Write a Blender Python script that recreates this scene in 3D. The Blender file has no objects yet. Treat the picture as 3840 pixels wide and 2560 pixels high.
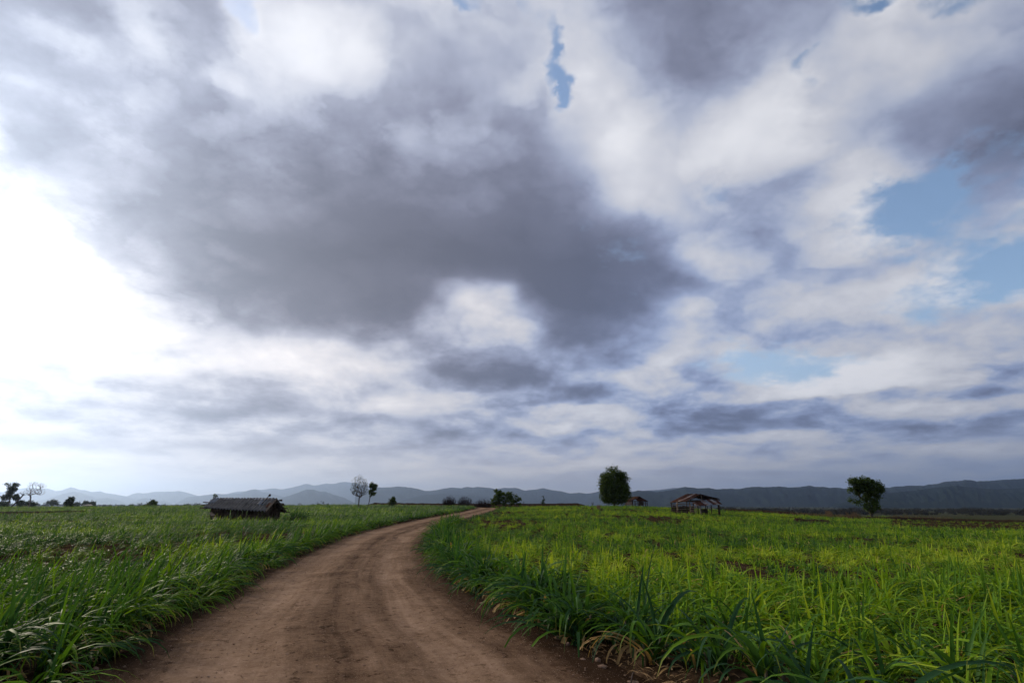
import bpy, math, random
import numpy as np
from mathutils import Vector, Matrix

random.seed(7)
rng = np.random.default_rng(7)
R = math.radians
scene = bpy.context.scene
COL = scene.collection

# ------------------------------------------------------------------ camera
EYE = 1.7                       # eye height, metres
PW, PH, FOC = 3840.0, 2560.0, 3840.0 * 20.0 / 36.0
HORIZON = 1893.0                # photo row of the level line
PITCH = math.atan((HORIZON - PH / 2) / FOC)
cam = bpy.data.cameras.new('camera')
cam.lens, cam.sensor_width = 20.0, 36.0
cam.clip_start, cam.clip_end = 0.05, 120000.0
camo = bpy.data.objects.new('camera', cam)
camo.location = (0, 0, EYE)
camo.rotation_euler = (math.pi / 2 + PITCH, 0, 0)
COL.objects.link(camo)
scene.camera = camo

CP, SP = math.cos(PITCH), math.sin(PITCH)
def ray(px, py):                # world direction of a photo pixel, forward part = 1
    a, b = (px - PW / 2) / FOC, (PH / 2 - py) / FOC
    d = np.array([a, CP - b * SP, SP + b * CP])
    return d
def at(px, py, depth):          # world point on that ray at forward distance depth
    d = ray(px, py)
    return np.array([0, 0, EYE]) + d * (depth / d[1])
def azel(px, py):
    d = ray(px, py); d = d / np.linalg.norm(d)
    return math.atan2(d[0], d[1]), math.asin(d[2])

# ------------------------------------------------------------------ node helper
class NT:
    def __init__(s, tree): s.t = tree; s.n = tree.nodes; s.l = tree.links
    def new(s, typ, **kw):
        nd = s.n.new(typ)
        for k, v in kw.items(): setattr(nd, k, v)
        return nd
    def put(s, sock, v):
        if isinstance(v, bpy.types.NodeSocket): s.l.new(v, sock)
        elif v is not None: sock.default_value = v
    def m(s, op, a, b=None, c=None, clamp=False):
        nd = s.new('ShaderNodeMath', operation=op, use_clamp=clamp)
        for i, v in enumerate((a, b, c)):
            if v is not None: s.put(nd.inputs[i], v)
        return nd.outputs[0]
    def add(s, a, b): return s.m('ADD', a, b)
    def sub(s, a, b): return s.m('SUBTRACT', a, b)
    def mul(s, a, b): return s.m('MULTIPLY', a, b)
    def madd(s, a, b, c): return s.m('MULTIPLY_ADD', a, b, c)
    def vm(s, op, a, b=None, sc=None):
        nd = s.new('ShaderNodeVectorMath', operation=op)
        s.put(nd.inputs[0], a)
        if b is not None: s.put(nd.inputs[1], b)
        if sc is not None: s.put(nd.inputs['Scale'], sc)
        return nd.outputs['Value'] if op in ('LENGTH', 'DISTANCE', 'DOT_PRODUCT') else nd.outputs[0]
    def noise(s, vec, scale, detail=4, rough=.5, dist=0., lac=2., col=False, dim='3D', typ='FBM', offset=1., gain=2.):
        nd = s.new('ShaderNodeTexNoise', noise_dimensions=dim, noise_type=typ, normalize=True)
        if typ == 'RIDGED_MULTIFRACTAL': nd.inputs['Offset'].default_value = offset; nd.inputs['Gain'].default_value = gain
        if vec is not None: s.put(nd.inputs['Vector'], vec)
        nd.inputs['Scale'].default_value = scale; nd.inputs['Detail'].default_value = detail
        nd.inputs['Roughness'].default_value = rough; nd.inputs['Distortion'].default_value = dist
        nd.inputs['Lacunarity'].default_value = lac
        return nd.outputs[1] if col else nd.outputs[0]
    def comb(s, x, y, z=0.):
        nd = s.new('ShaderNodeCombineXYZ')
        for i, v in enumerate((x, y, z)): s.put(nd.inputs[i], v)
        return nd.outputs[0]
    def sep(s, v):
        nd = s.new('ShaderNodeSeparateXYZ'); s.put(nd.inputs[0], v); return nd.outputs
    def ramp(s, fac, stops, interp='LINEAR'):
        nd = s.new('ShaderNodeValToRGB'); s.put(nd.inputs[0], fac)
        cr = nd.color_ramp; cr.interpolation = interp
        while len(cr.elements) < len(stops): cr.elements.new(.5)
        for e, (p, c) in zip(cr.elements, stops):
            e.position = p; e.color = (*c, 1) if len(c) == 3 else c
        return nd.outputs[0]
    def mix(s, fac, a, b, blend='MIX'):
        nd = s.new('ShaderNodeMix', data_type='RGBA', blend_type=blend)
        s.put(nd.inputs[0], fac)
        for i, v in ((6, a), (7, b)):
            if isinstance(v, (tuple, list)): v = (*v, 1) if len(v) == 3 else v
            s.put(nd.inputs[i], v)
        return nd.outputs[2]
    def smooth(s, v, lo, hi, a=0., b=1.):
        nd = s.new('ShaderNodeMapRange', interpolation_type='SMOOTHSTEP')
        s.put(nd.inputs[0], v)
        for i, q in ((1, lo), (2, hi), (3, a), (4, b)): s.put(nd.inputs[i], q)
        return nd.outputs[0]

# ------------------------------------------------------------------ sky
SUN_AZ, SUN_EL = R(-52), R(23)
world = bpy.data.worlds.new('World'); scene.world = world
world.use_nodes = True
world.cycles.sampling_method = 'MANUAL'; world.cycles.sample_map_resolution = 512
W = NT(world.node_tree)
for nd in list(W.n): W.n.remove(nd)
wout = W.new('ShaderNodeOutputWorld'); bg = W.new('ShaderNodeBackground')
W.l.new(bg.outputs[0], wout.inputs[0])
bg.inputs[1].default_value = 0.1
sky = W.new('ShaderNodeTexSky', sky_type='NISHITA', sun_disc=False)
sky.sun_elevation = SUN_EL; sky.sun_rotation = SUN_AZ
sky.air_density, sky.dust_density, sky.ozone_density = 1.0, 1.2, 1.5

def build_clouds():
    d = W.new('ShaderNodeTexCoord').outputs['Generated']
    x, y, z0 = W.sep(d)
    z = W.m('MAXIMUM', z0, 0.004)
    az = W.m('ARCTAN2', x, y)
    el = W.m('ARCSINE', z)
    inv = W.m('DIVIDE', 1., W.add(z, .30))
    px_, py_ = W.mul(x, inv), W.mul(y, inv)
    P = W.comb(px_, py_, 0.)                       # position on the cloud deck
    # gentle warp of everything that is placed
    w1 = W.sep(W.vm('SUBTRACT', W.noise(P, 1.6, 3, .55, col=True), (.5, .5, .5)))
    w2 = W.sep(W.vm('SUBTRACT', W.noise(P, 6.0, 5, .6, col=True), (.5, .5, .5)))
    amp = W.smooth(el, 0., .55, .12, 1.)
    waz = W.madd(W.madd(w2[0], .10, W.mul(w1[0], .26)), W.smooth(el, 0., .5, .35, 1.), az)
    wel = W.madd(W.madd(w2[1], .09, W.mul(w1[1], .20)), amp, el)
    # a softer coordinate for big quiet masses
    qa, qe = W.madd(w1[0], .12, az), W.madd(W.mul(w1[1], .10), amp, el)

    # the placed masses are written as sums of products of curves over azimuth and elevation
    A0, A1, E0, E1 = -1.05, 1.05, -.02, 1.15
    cu = lambda v: W.m('DIVIDE', W.sub(v, A0), A1 - A0, clamp=True)
    ce = lambda v: W.m('DIVIDE', W.sub(v, E0), E1 - E0, clamp=True)
    def curves(fac, ys):
        nd = W.new('ShaderNodeRGBCurve')
        mp = nd.mapping; mp.use_clip = False; mp.extend = 'HORIZONTAL'
        for k in range(3):
            c = mp.curves[k]; y = ys[k] if k < len(ys) else np.zeros(len(ys[0]))
            xs = np.linspace(0, 1, len(y))
            while len(c.points) < len(y): c.points.new(.5, .5)
            for p, X, Y in zip(c.points, xs, y): p.location = (float(X), float(Y)); p.handle_type = 'AUTO'
        mp.update()
        W.l.new(W.comb(fac, fac, fac), nd.inputs['Color'])
        return nd.outputs[0]
    def field(blobs, u, v, rank, n=90, m=64, masses=()):
        A, E = np.meshgrid(np.linspace(A0, A1, n), np.linspace(E0, E1, m))
        F = np.zeros_like(A)
        for cx, cy, rx, ry, rot, wt in blobs:
            a0, e0 = azel(cx, cy)
            a1, e1 = azel(cx + rx * math.cos(R(rot)), cy + rx * math.sin(R(rot)))
            a2, e2 = azel(cx - ry * math.sin(R(rot)), cy + ry * math.cos(R(rot)))
            J = np.array([[a1 - a0, a2 - a0], [e1 - e0, e2 - e0]]) * 1.05
            q = np.linalg.inv(J) @ np.stack([(A - a0).ravel(), (E - e0).ravel()])
            F += wt * np.exp(-(q ** 2).sum(0)).reshape(A.shape)
        for poly, wt, soft, (ca, ce_, sa, se) in masses:      # banks with a firm lower rim, fading upward
            pq = np.array([azel(*p) for p in poly]); ins = np.zeros(A.shape, bool); j = len(pq) - 1; dist = np.full(A.shape, 9.)
            for i in range(len(pq)):
                (xi, yi), (xj, yj) = pq[i], pq[j]
                ins ^= ((yi > E) != (yj > E)) & (A < (xj - xi) * (E - yi) / (yj - yi + 1e-12) + xi)
                t = np.clip(((A - xi) * (xj - xi) + (E - yi) * (yj - yi)) / ((xj - xi) ** 2 + (yj - yi) ** 2 + 1e-12), 0, 1)
                dist = np.minimum(dist, np.hypot(A - xi - t * (xj - xi), E - yi - t * (yj - yi))); j = i
            sd_ = np.where(ins, dist, -dist)
            q = np.clip(sd_ / soft + .5, 0, 1); q = q * q * (3 - 2 * q)
            c0, c1 = azel(ca, ce_); grad = np.exp(-((A - c0) / sa) ** 2 - ((E - c1) / se) ** 2)
            F += wt * q * (.16 + .84 * grad)
        U, S, V = np.linalg.svd(F, full_matrices=False)
        acc = None
        for k in range(0, rank, 3):
            ks = range(k, min(k + 3, rank))
            fu = curves(u, [V[i] * math.sqrt(S[i]) for i in ks]); fe = curves(v, [U[:, i] * math.sqrt(S[i]) for i in ks])
            dp = W.vm('DOT_PRODUCT', fu, fe)
            acc = dp if acc is None else W.add(acc, dp)
        return acc
    dark_soft = field(DARK_SOFT, cu(qa), ce(qe), 18, masses=MASSES)
    detail = field(DARK, cu(waz), ce(wel), 15)
    w3 = W.sep(W.vm('SUBTRACT', W.noise(P, 15., 4, .62, col=True), (.5, .5, .5)))
    gaps = field(GAPS, cu(W.madd(w3[0], .075, waz)), ce(W.madd(W.mul(w3[1], .075), amp, wel)), 15)
    # fractal body of the clouds
    n1 = W.noise(P, 2.0, 9, .55, .1)
    off = W.vm('ADD', P, (.06 * math.sin(SUN_AZ), .06 * math.cos(SUN_AZ), 0.))
    n1s = W.noise(off, 2.0, 5, .55, .1)
    n2 = W.noise(P, 7.0, 9, .62, .1)
    # heaped puffs: creases between rounded heads
    Pw = W.vm('ADD', P, W.vm('SCALE', W.comb(w2[0], w2[1], w2[2]), sc=.16))
    rg = W.m('MINIMUM', W.noise(Pw, 3.4, 7, .45, 0., typ='RIDGED_MULTIFRACTAL', offset=.9, gain=1.6), 1.)
    # lower decks: heaps seen from the side, lit tops over flat dark bases
    def deck(e): return W.noise(W.comb(W.mul(az, 6.5), W.mul(W.m('LOGARITHM', W.add(e, .07), 2.718), 3.4), 3.), 1.35, 8, .58, .15)
    n3 = deck(el); n3u = deck(W.madd(W.add(el, .07), .085, el))
    under = W.sub(n3u, n3)
    low = W.smooth(el, .44, .12)                  # 1 near the horizon
    rel = W.sub(n1, n1s)                          # lit flanks / shaded flanks
    sd = (math.sin(SUN_AZ) * math.cos(SUN_EL), math.cos(SUN_AZ) * math.cos(SUN_EL), math.sin(SUN_EL))
    mu = W.vm('DOT_PRODUCT', d, sd)
    T = W.add(W.madd(dark_soft, 1.04, detail), .34)
    T = W.madd(gaps, -.22, T)
    calm = W.smooth(dark_soft, .20, .75, 1., .45)          # thick bases are smoother
    near_ = W.smooth(low, 0., 1., 1., .40)
    T = W.madd(W.mul(W.sub(n1, .5), calm), W.mul(near_, .80), T)
    T = W.madd(W.mul(W.sub(n2, .5), calm), W.mul(near_, .56), T)
    T = W.madd(W.mul(W.sub(rg, RGMID), calm), W.mul(near_, RGAMP), T)
    T = W.madd(W.mul(rel, calm), W.mul(near_, .6), T)
    T = W.madd(W.mul(W.sub(n3, .52), low), W.smooth(mu, .95, .5, .50, 1.2), T)
    T = W.madd(W.mul(under, low), W.smooth(mu, .95, .5, 1.2, 2.3), T)
    # nearer the hidden sun the deck is lit through
    glow = W.mul(W.smooth(mu, .60, 1.0), W.smooth(el, .80, .40, .25, 1.))
    wide = W.smooth(mu, -.1, .95)
    tone = [(-.45, .93, 1.0, 1.04), (-.12, .80, .99, 1.06), (.12, .66, .98, 1.10), (.33, .55, .96, 1.15), (.50, .415, .95, 1.23), (.65, .310, .96, 1.28), (.80, .225, .97, 1.30), (.95, .160, .98, 1.31), (1.25, .115, .98, 1.31)]
    cl = W.ramp(W.m('DIVIDE', W.add(T, .45), 1.7, clamp=True), [((p + .45) / 1.7, (v * r_, v, v * b_)) for p, v, r_, b_ in tone])
    # far decks turn blue-grey away from the sun
    blue = W.mul(W.mul(W.smooth(mu, 1.0, .42), W.smooth(el, .7, .16, .35, 1.)), W.smooth(T, .12, .55))
    cl = W.mix(W.mul(blue, .9), cl, W.mix(1., cl, (.80, .95, 1.20), 'MULTIPLY'))
    gain = W.madd(wide, .22, .84)
    gain = W.madd(W.mul(glow, W.smooth(T, .75, .1)), .36, gain)
    cl = W.mix(W.mul(W.smooth(mu, .45, .92), W.smooth(el, .62, .30)), cl, W.mix(1., cl, (1.07, .99, .90), 'MULTIPLY'))      # sunlight warmed by the air
    cl = W.vm('SCALE', cl, sc=gain)
    # blue openings
    gm = W.smooth(W.madd(W.sub(n2, .5), 2.0, W.madd(W.sub(n1, .5), .9, gaps)), .24, 1.05)
    gm = W.mul(gm, W.smooth(gaps, .08, .26))
    skyc = W.vm('SCALE', sky.outputs[0], sc=.1 * SKYGAIN)
    hz = W.mix(W.smooth(el, .30, .04), skyc, W.mix(wide, (.30, .42, .64), (.80, .82, .86)))
    res = W.mix(gm, cl, hz)
    # haze at the foot of the sky
    foot = W.mix(W.smooth(mu, -.1, .8), (.34, .37, .45), (1.06, .94, .84))
    res = W.mix(W.smooth(el, .13, .0, 0., .75), res, foot)
    W.l.new(W.vm('SCALE', res, sc=10.), bg.inputs[0])

SKYGAIN = 1.8
RGMID, RGAMP = .82, .50
# places of the cloud masses, as photo column, row, half-length, half-width, tilt, shade
MASSES = [
    ([(-300, 420), (0, 640), (330, 890), (680, 1120), (950, 1245), (1260, 1262), (1540, 1262), (1600, 1160), (1720, 1075), (1900, 1050), (1990, 1160), (2120, 1310), (2300, 1300),
      (2440, 1170), (2640, 1060), (2500, 900), (2260, 700), (2050, 420), (1700, 260), (1100, 330), (500, 250), (-300, 60)], .84, .09, (1760, 1060, .46, .19)),
    ([(1560, 1310), (1600, 1380), (1760, 1450), (1950, 1440), (2020, 1360), (1900, 1290), (1700, 1270)], .34, .05, (1780, 1420, .3, .06)),
    ([(2250, -200), (2280, 60), (2450, 380), (2620, 420), (2860, 320), (3050, 120), (3200, -20), (3200, -200)], .42, .14, (2780, 80, .45, .25)),
    ([(3250, 420), (3330, 660), (3480, 790), (3700, 720), (3900, 640), (4200, 500), (4200, 150), (3700, 260)], .58, .13, (3620, 600, .30, .25)),
]
DARK_SOFT = [
    (2170, 1130, 300, 260, -30, .20), (1450, 950, 500, 250, 8, .10), (600, 480, 620, 330, 25, .12), (300, 20, 620, 200, 5, .26),
    (60, 1100, 520, 280, 25, -.22), (500, 1330, 700, 120, 4, -.12), (500, 1530, 900, 130, 0, .14), (1200, 1310, 420, 60, 4, -.26),
    (1140, 110, 280, 110, 20, -.22), (2760, 480, 360, 200, -25, -.18), (2230, 330, 420, 110, 62, -.24),
    (2450, 700, 330, 160, 60, -.14), (3000, 1180, 900, 170, -10, -.08), (2050, 120, 260, 120, 30, -.12),
]
DARK = [
    (1760, 1395, 300, 70, 4, .44), (2100, 1480, 300, 42, -6, .50), (3000, 1560, 420, 40, -6, .40), (3420, 1600, 300, 34, -3, .22),
    (3660, 1610, 320, 30, -4, .22), (3740, 1455, 240, 50, -10, .50), (2640, 1545, 260, 70, -6, .42),
    (1820, 1640, 380, 42, 0, .50), (1000, 1500, 420, 75, 8, .14), (900, 1655, 520, 40, 2, .20), (560, 1430, 260, 50, 14, .08),
    (2830, 680, 300, 90, 0, .18), (2740, 900, 240, 80, 0, .18), (2440, 1330, 330, 90, -30, .18), (2620, 1400, 200, 60, -20, .22),
    (1660, 1120, 210, 55, -4, -.30), (1900, 1180, 250, 50, 5, -.28), (1250, 1380, 320, 55, 4, -.18),
    (2510, 1290, 200, 75, -50, -.30), (3080, 1420, 330, 75, -4, -.62), (3420, 1380, 300, 60, -12, -.34),
    (850, 300, 100, 42, 35, -.26), (150, 150, 170, 70, 30, -.20), (440, 120, 160, 40, 40, -.10),
    (2230, 1560, 260, 40, -8, -.40), (3600, 1530, 420, 30, -6, -.40), (2080, 1640, 260, 34, 0, -.22),
    (1700, 1500, 300, 44, 0, -.30), (180, 430, 330, 60, 30, -.22), (2560, 1690, 400, 30, -3, -.2), (3700, 1690, 300, 24, -5, -.15),
]
GAPS = [
    (2105, 235, 105, 32, 58, 1.05), (2150, 340, 50, 30, 80, .40), (1960, 110, 70, 30, 55, .42), (1690, 30, 80, 46, 40, 1.1), (935, 75, 50, 90, 0, 1.0),
    (3370, 800, 320, 115, -14, 1.3), (3790, 970, 400, 140, -22, 1.3), (3320, 16, 130, 44, 0, 1.1), (3590, 40, 130, 46, -30, 1.05),
    (3020, 235, 75, 46, -60, .9), (2930, 1340, 330, 62, 2, 1.05), (2665, 680, 80, 56, 60, .50), (510, 130, 130, 50, 45, .46),
    (2250, 840, 320, 130, 60, .36), (3830, 610, 70, 60, 0, .55), (760, 260, 70, 40, 20, .50), (170, 170, 90, 50, 30, .36),
]
build_clouds()

sun = bpy.data.lights.new('sun', 'SUN'); sun.energy = 4.2; sun.angle = R(6); sun.color = (1., .86, .68)
suno = bpy.data.objects.new('sun', sun); COL.objects.link(suno)
suno.rotation_euler = Vector((-math.sin(SUN_AZ) * math.cos(SUN_EL), -math.cos(SUN_AZ) * math.cos(SUN_EL), -math.sin(SUN_EL))).to_track_quat('-Z', 'Y').to_euler()

vs = scene.view_settings
vs.view_transform = 'Standard'; vs.look = 'None'; vs.exposure = 0.0; vs.gamma = 1.0; vs.use_curve_mapping = False
scene.cycles.use_denoising = True
scene.cycles.use_adaptive_sampling = True; scene.cycles.adaptive_threshold = .02; scene.cycles.adaptive_min_samples = 10
scene.cycles.max_bounces = 6; scene.cycles.diffuse_bounces = 2; scene.cycles.glossy_bounces = 2
scene.cycles.transmission_bounces = 3; scene.cycles.transparent_max_bounces = 8; scene.cycles.volume_bounces = 0

# ------------------------------------------------------------------ materials
MATS = {}
def mat(name, stops, scale=3., detail=5, rough=.8, bump=0., bscale=None, coords='Object', stretch=(1, 1, 1), spec=.3, metal=0., bdist=.02):
    if name in MATS: return MATS[name]
    m = bpy.data.materials.new(name); m.use_nodes = True; MATS[name] = m
    t = NT(m.node_tree); p = t.n['Principled BSDF']
    v = t.new('ShaderNodeTexCoord').outputs[coords]
    if stretch != (1, 1, 1): v = t.vm('MULTIPLY', v, stretch)
    n = t.noise(v, scale, detail, .6)
    k = len(stops)
    c = t.ramp(n, [(.28 + .44 * i / max(1, k - 1), s) for i, s in enumerate(stops)])
    t.l.new(c, p.inputs['Base Color'])
    p.inputs['Roughness'].default_value = rough; p.inputs['Metallic'].default_value = metal
    p.inputs['Specular IOR Level'].default_value = spec if rough < .8 else (.06 if rough < .9 else 0.)
    if bump:
        b = t.new('ShaderNodeBump'); b.inputs['Strength'].default_value = bump; b.inputs['Distance'].default_value = bdist
        t.l.new(t.noise(v, bscale or scale * 4, 4, .6), b.inputs['Height']); t.l.new(b.outputs[0], p.inputs['Normal'])
    return m

def leaf_mat(name, stops, dry=(.36, .235, .105), trans=.34, rough=.55, spec=.06):
    """blade colour from the plant's tint (dark blue-green .. yellow-green) and the blade's own age"""
    m = bpy.data.materials.new(name); m.use_nodes = True; MATS[name] = m
    t = NT(m.node_tree); p = t.n['Principled BSDF']; out = t.n['Material Output']
    ti = t.new('ShaderNodeAttribute', attribute_type='INSTANCER', attribute_name='tint').outputs['Fac']
    at_ = t.new('ShaderNodeAttribute', attribute_type='GEOMETRY', attribute_name='age')
    ag, ln = t.sep(at_.outputs['Vector'])[:2]
    c = t.ramp(t.madd(t.sub(ln, .5), .16, t.madd(t.sub(ag, .5), .75, ti)), stops)
    c = t.mix(t.smooth(ag, .90, .95), c, dry)                      # withered blades
    c = t.mix(t.mul(t.smooth(ln, .80, 1.), t.smooth(ag, .45, .8, 0., .55)), c, dry)   # browned tips
    t.l.new(c, p.inputs['Base Color']); p.inputs['Roughness'].default_value = rough
    p.inputs['Specular IOR Level'].default_value = spec
    tr = t.new('ShaderNodeBsdfTranslucent'); t.l.new(t.mix(1., c, (1.25, 1.2, .55), 'MULTIPLY'), tr.inputs[0])
    mx = t.new('ShaderNodeMixShader'); mx.inputs[0].default_value = trans
    t.l.new(p.outputs[0], mx.inputs[1]); t.l.new(tr.outputs[0], mx.inputs[2]); t.l.new(mx.outputs[0], out.inputs[0])
    return m

M_CANE = leaf_mat('cane_leaf', [(0., (.023, .066, .026)), (.3, (.053, .130, .015)), (.62, (.137, .250, .013)), (1., (.33, .40, .032))])
M_TREE = leaf_mat('tree_leaf', [(0., (.016, .032, .010)), (.5, (.048, .080, .016)), (1., (.12, .155, .028))], dry=(.09, .07, .025), trans=.22, rough=.5)
M_BARK = mat('bark', [(.035, .027, .022), (.085, .068, .055)], 9, 5, .9, .5, 30)
M_TWIG = mat('twig_bark', [(.05, .038, .034), (.10, .078, .068)], 9, 3, .9)
M_PALE = mat('pale_bark', [(.12, .10, .09), (.24, .21, .19)], 7, 3, .9)
M_WOOD = mat('weathered_wood', [(.018, .013, .010), (.048, .036, .028), (.095, .072, .056)], 5, 6, .9, .5, 40, stretch=(1, 1, .25))
M_WOODL = mat('sunbleached_wood', [(.10, .075, .057), (.23, .18, .14)], 6, 6, .88, .5, 40, stretch=(1, 1, .3))
M_CEM = mat('grey_cement_sheet', [(.070, .069, .070), (.105, .103, .103), (.145, .142, .140)], 1.2, 5, .85)
M_ZINC = mat('galvanised_sheet', [(.07, .085, .105), (.14, .165, .20)], 1.5, 4, .6, spec=.3, metal=.1)
M_RUST = mat('rusty_sheet', [(.020, .009, .007), (.048, .019, .012), (.085, .035, .021)], 2.6, 7, .82, .25, 18)
M_RUSTZ = mat('half_rusted_sheet', [(.045, .018, .011), (.10, .042, .024), (.17, .165, .17), (.24, .245, .26)], 1.3, 5, .6, .1, 12, metal=.15)
M_SOIL = mat('turned_soil', [(.010, .007, .005), (.026, .017, .012), (.046, .031, .022)], 1.6, 9, .95, .9, 6, bdist=.08)
M_STRAW = mat('dry_straw', [(.10, .062, .032), (.21, .135, .070), (.34, .235, .125)], 6, 3, .8)
M_STONE = mat('road_stone', [(.10, .062, .042), (.19, .125, .090), (.27, .20, .155)], 8, 4, .9, .3, 30)
M_WOODS = mat('far_woodland', [(.012, .014, .009), (.028, .028, .018), (.050, .042, .028)], .05, 8, .95)
M_HILL = mat('forest_hillside', [(.005, .009, .009), (.009, .015, .014), (.016, .022, .018)], .0022, 12, .95, 0)

def ground_material():
    m = bpy.data.materials.new('field_earth'); m.use_nodes = True; MATS['field_earth'] = m
    t = NT(m.node_tree); p = t.n['Principled BSDF']
    v = t.new('ShaderNodeTexCoord').outputs['Object']
    n = t.noise(v, 1.3, 9, .62); n2 = t.noise(v, .012, 6, .6); n3 = t.noise(v, 9., 6, .6)
    near = t.ramp(t.madd(t.sub(n3, .5), .8, n), [(.3, (.010, .0065, .004)), (.5, (.028, .018, .011)), (.7, (.060, .039, .026))])
    far = t.ramp(n2, [(.32, (.020, .028, .012)), (.48, (.042, .040, .022)), (.62, (.026, .034, .014)), (.75, (.056, .044, .030))])
    xyz = t.sep(v)
    r = t.m('SQRT', t.add(t.mul(xyz[0], xyz[0]), t.mul(xyz[1], xyz[1])))
    t.l.new(t.mix(t.smooth(r, 170., 320.), near, far), p.inputs['Base Color'])
    p.inputs['Roughness'].default_value = 1.; p.inputs['Specular IOR Level'].default_value = 0.
    b = t.new('ShaderNodeBump'); b.inputs['Strength'].default_value = .9; b.inputs['Distance'].default_value = .05
    t.l.new(n, b.inputs['Height']); t.l.new(b.outputs[0], p.inputs['Normal'])
    return m
def road_material():
    m = bpy.data.materials.new('packed_dirt'); m.use_nodes = True; MATS['packed_dirt'] = m
    t = NT(m.node_tree); p = t.n['Principled BSDF']
    v = t.new('ShaderNodeTexCoord').outputs['Object']
    uv = t.new('ShaderNodeAttribute', attribute_type='GEOMETRY', attribute_name='lane').outputs['Vector']
    ac, al = t.sep(uv)[:2]                                     # across -1..1, metres along
    wob = t.noise(t.comb(t.mul(al, .12), 0., 0.), 1., 3, .5)
    a = t.madd(t.sub(wob, .5), .30, ac)
    streak = t.noise(t.comb(t.mul(a, 7.), t.mul(al, .10), 0.), 1.3, 6, .62, .2)     # drawn out along the wheels
    thin = t.noise(t.comb(t.mul(a, 24.), t.mul(al, .30), 5.), 1.3, 5, .6, .2)
    patch = t.noise(v, .55, 7, .62, .4); fine = t.noise(v, 9., 8, .68); grit = t.noise(v, 46., 4, .65)
    # wheel lanes worn pale, loose darker earth in the middle seam and at the verges
    lane = t.m('ABSOLUTE', t.sub(t.m('ABSOLUTE', t.add(a, .06)), .40))
    worn = t.smooth(lane, .52, .06)
    edge = t.smooth(t.madd(t.sub(patch, .5), .5, t.m('ABSOLUTE', ac)), .74, 1.0)
    seam = t.mul(t.smooth(t.m('ABSOLUTE', t.sub(a, .20)), .14, .02), t.smooth(patch, .40, .62))
    k = t.madd(worn, .42, t.madd(t.sub(streak, .5), .70, t.madd(t.sub(thin, .5), .34, t.madd(t.sub(patch, .5), .95, .26))))
    k = t.madd(t.sub(fine, .5), .62, k)
    k = t.madd(t.sub(grit, .5), .55, k)
    fleck = t.smooth(t.noise(v, 7.5, 4, .65), .58, .66)
    k = t.sub(k, t.madd(edge, .42, t.madd(seam, .40, t.mul(fleck, .30))))
    c = t.ramp(k, [(.0, (.024, .013, .007)), (.25, (.064, .037, .022)), (.5, (.126, .078, .049)), (.8, (.205, .134, .090)), (1., (.28, .19, .135))])
    peb = t.smooth(t.noise(v, 70., 2, .5), .66, .72)
    c = t.mix(t.mul(peb, .55), c, (.40, .30, .23))
    t.l.new(c, p.inputs['Base Color']); p.inputs['Roughness'].default_value = 1.; p.inputs['Specular IOR Level'].default_value = .02
    b = t.new('ShaderNodeBump'); b.inputs['Strength'].default_value = .75; b.inputs['Distance'].default_value = .018
    t.l.new(t.add(t.madd(grit, .6, fine), t.mul(streak, .7)), b.inputs['Height']); t.l.new(b.outputs[0], p.inputs['Normal'])
    return m
M_GROUND, M_ROAD = ground_material(), road_material()

# ------------------------------------------------------------------ mesh helpers
def link(name, me, material=None, parent=None, loc=None):
    o = bpy.data.objects.new(name, me); COL.objects.link(o)
    if material is not None and me is not None and not me.materials: me.materials.append(material)
    if parent is not None: o.parent = parent
    if loc is not None: o.location = loc
    return o
def mesh(name, V, F, smooth=False):
    me = bpy.data.meshes.new(name)
    V = np.asarray(V, dtype=np.float32)
    if isinstance(F, np.ndarray):
        k = F.shape[1]
        me.vertices.add(len(V)); me.vertices.foreach_set('co', V.ravel())
        me.loops.add(F.size); me.loops.foreach_set('vertex_index', F.astype(np.int32).ravel())
        me.polygons.add(len(F)); me.polygons.foreach_set('loop_start', np.arange(0, F.size, k, dtype=np.int32))
        try: me.polygons.foreach_set('loop_total', np.full(len(F), k, dtype=np.int32))
        except Exception: pass
        me.update(calc_edges=True)
    else:
        me.from_pydata([tuple(map(float, v)) for v in V], [], F); me.update()
    if smooth: me.polygons.foreach_set('use_smooth', np.ones(len(me.polygons), dtype=bool))
    return me
def vattr(me, name, data):
    a = me.attributes.new(name, 'FLOAT_VECTOR', 'POINT'); a.data.foreach_set('vector', np.asarray(data, dtype=np.float32).ravel())
def grid_faces(nr, nc):
    i = np.arange(nr - 1)[:, None] * nc + np.arange(nc - 1)[None]
    return np.stack([i, i + 1, i + nc + 1, i + nc], -1).reshape(-1, 4)
def tag(o, label, cat, group=None):
    o['label'] = label; o['category'] = cat
    if group: o['group'] = group
    return o
def kind(o, k): o['kind'] = k; return o
def thing(name, loc, label, cat, group=None):
    o = bpy.data.objects.new(name, None); o.empty_display_size = .3; COL.objects.link(o); o.location = loc
    return tag(o, label, cat, group)
def tube(pts, rad, sides=6, cap=True):
    pts = np.asarray(pts, float); n = len(pts); rad = np.broadcast_to(np.asarray(rad, float), (n,))
    V, F = [], []
    tg = np.gradient(pts, axis=0) if n > 1 else np.array([[0, 0, 1.]])
    for i in range(n):
        d = tg[i] / (np.linalg.norm(tg[i]) + 1e-9)
        u = np.cross(d, [0, 0, 1.] if abs(d[2]) < .9 else [1., 0, 0]); u /= np.linalg.norm(u); w = np.cross(d, u)
        for k in range(sides):
            a = 2 * math.pi * k / sides; V.append(pts[i] + rad[i] * (math.cos(a) * u + math.sin(a) * w))
    for i in range(n - 1):
        for k in range(sides):
            k2 = (k + 1) % sides; F.append((i * sides + k, i * sides + k2, (i + 1) * sides + k2, (i + 1) * sides + k))
    if cap: F.append(tuple(range(sides))[::-1]); F.append(tuple((n - 1) * sides + k for k in range(sides)))
    return V, F
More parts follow.
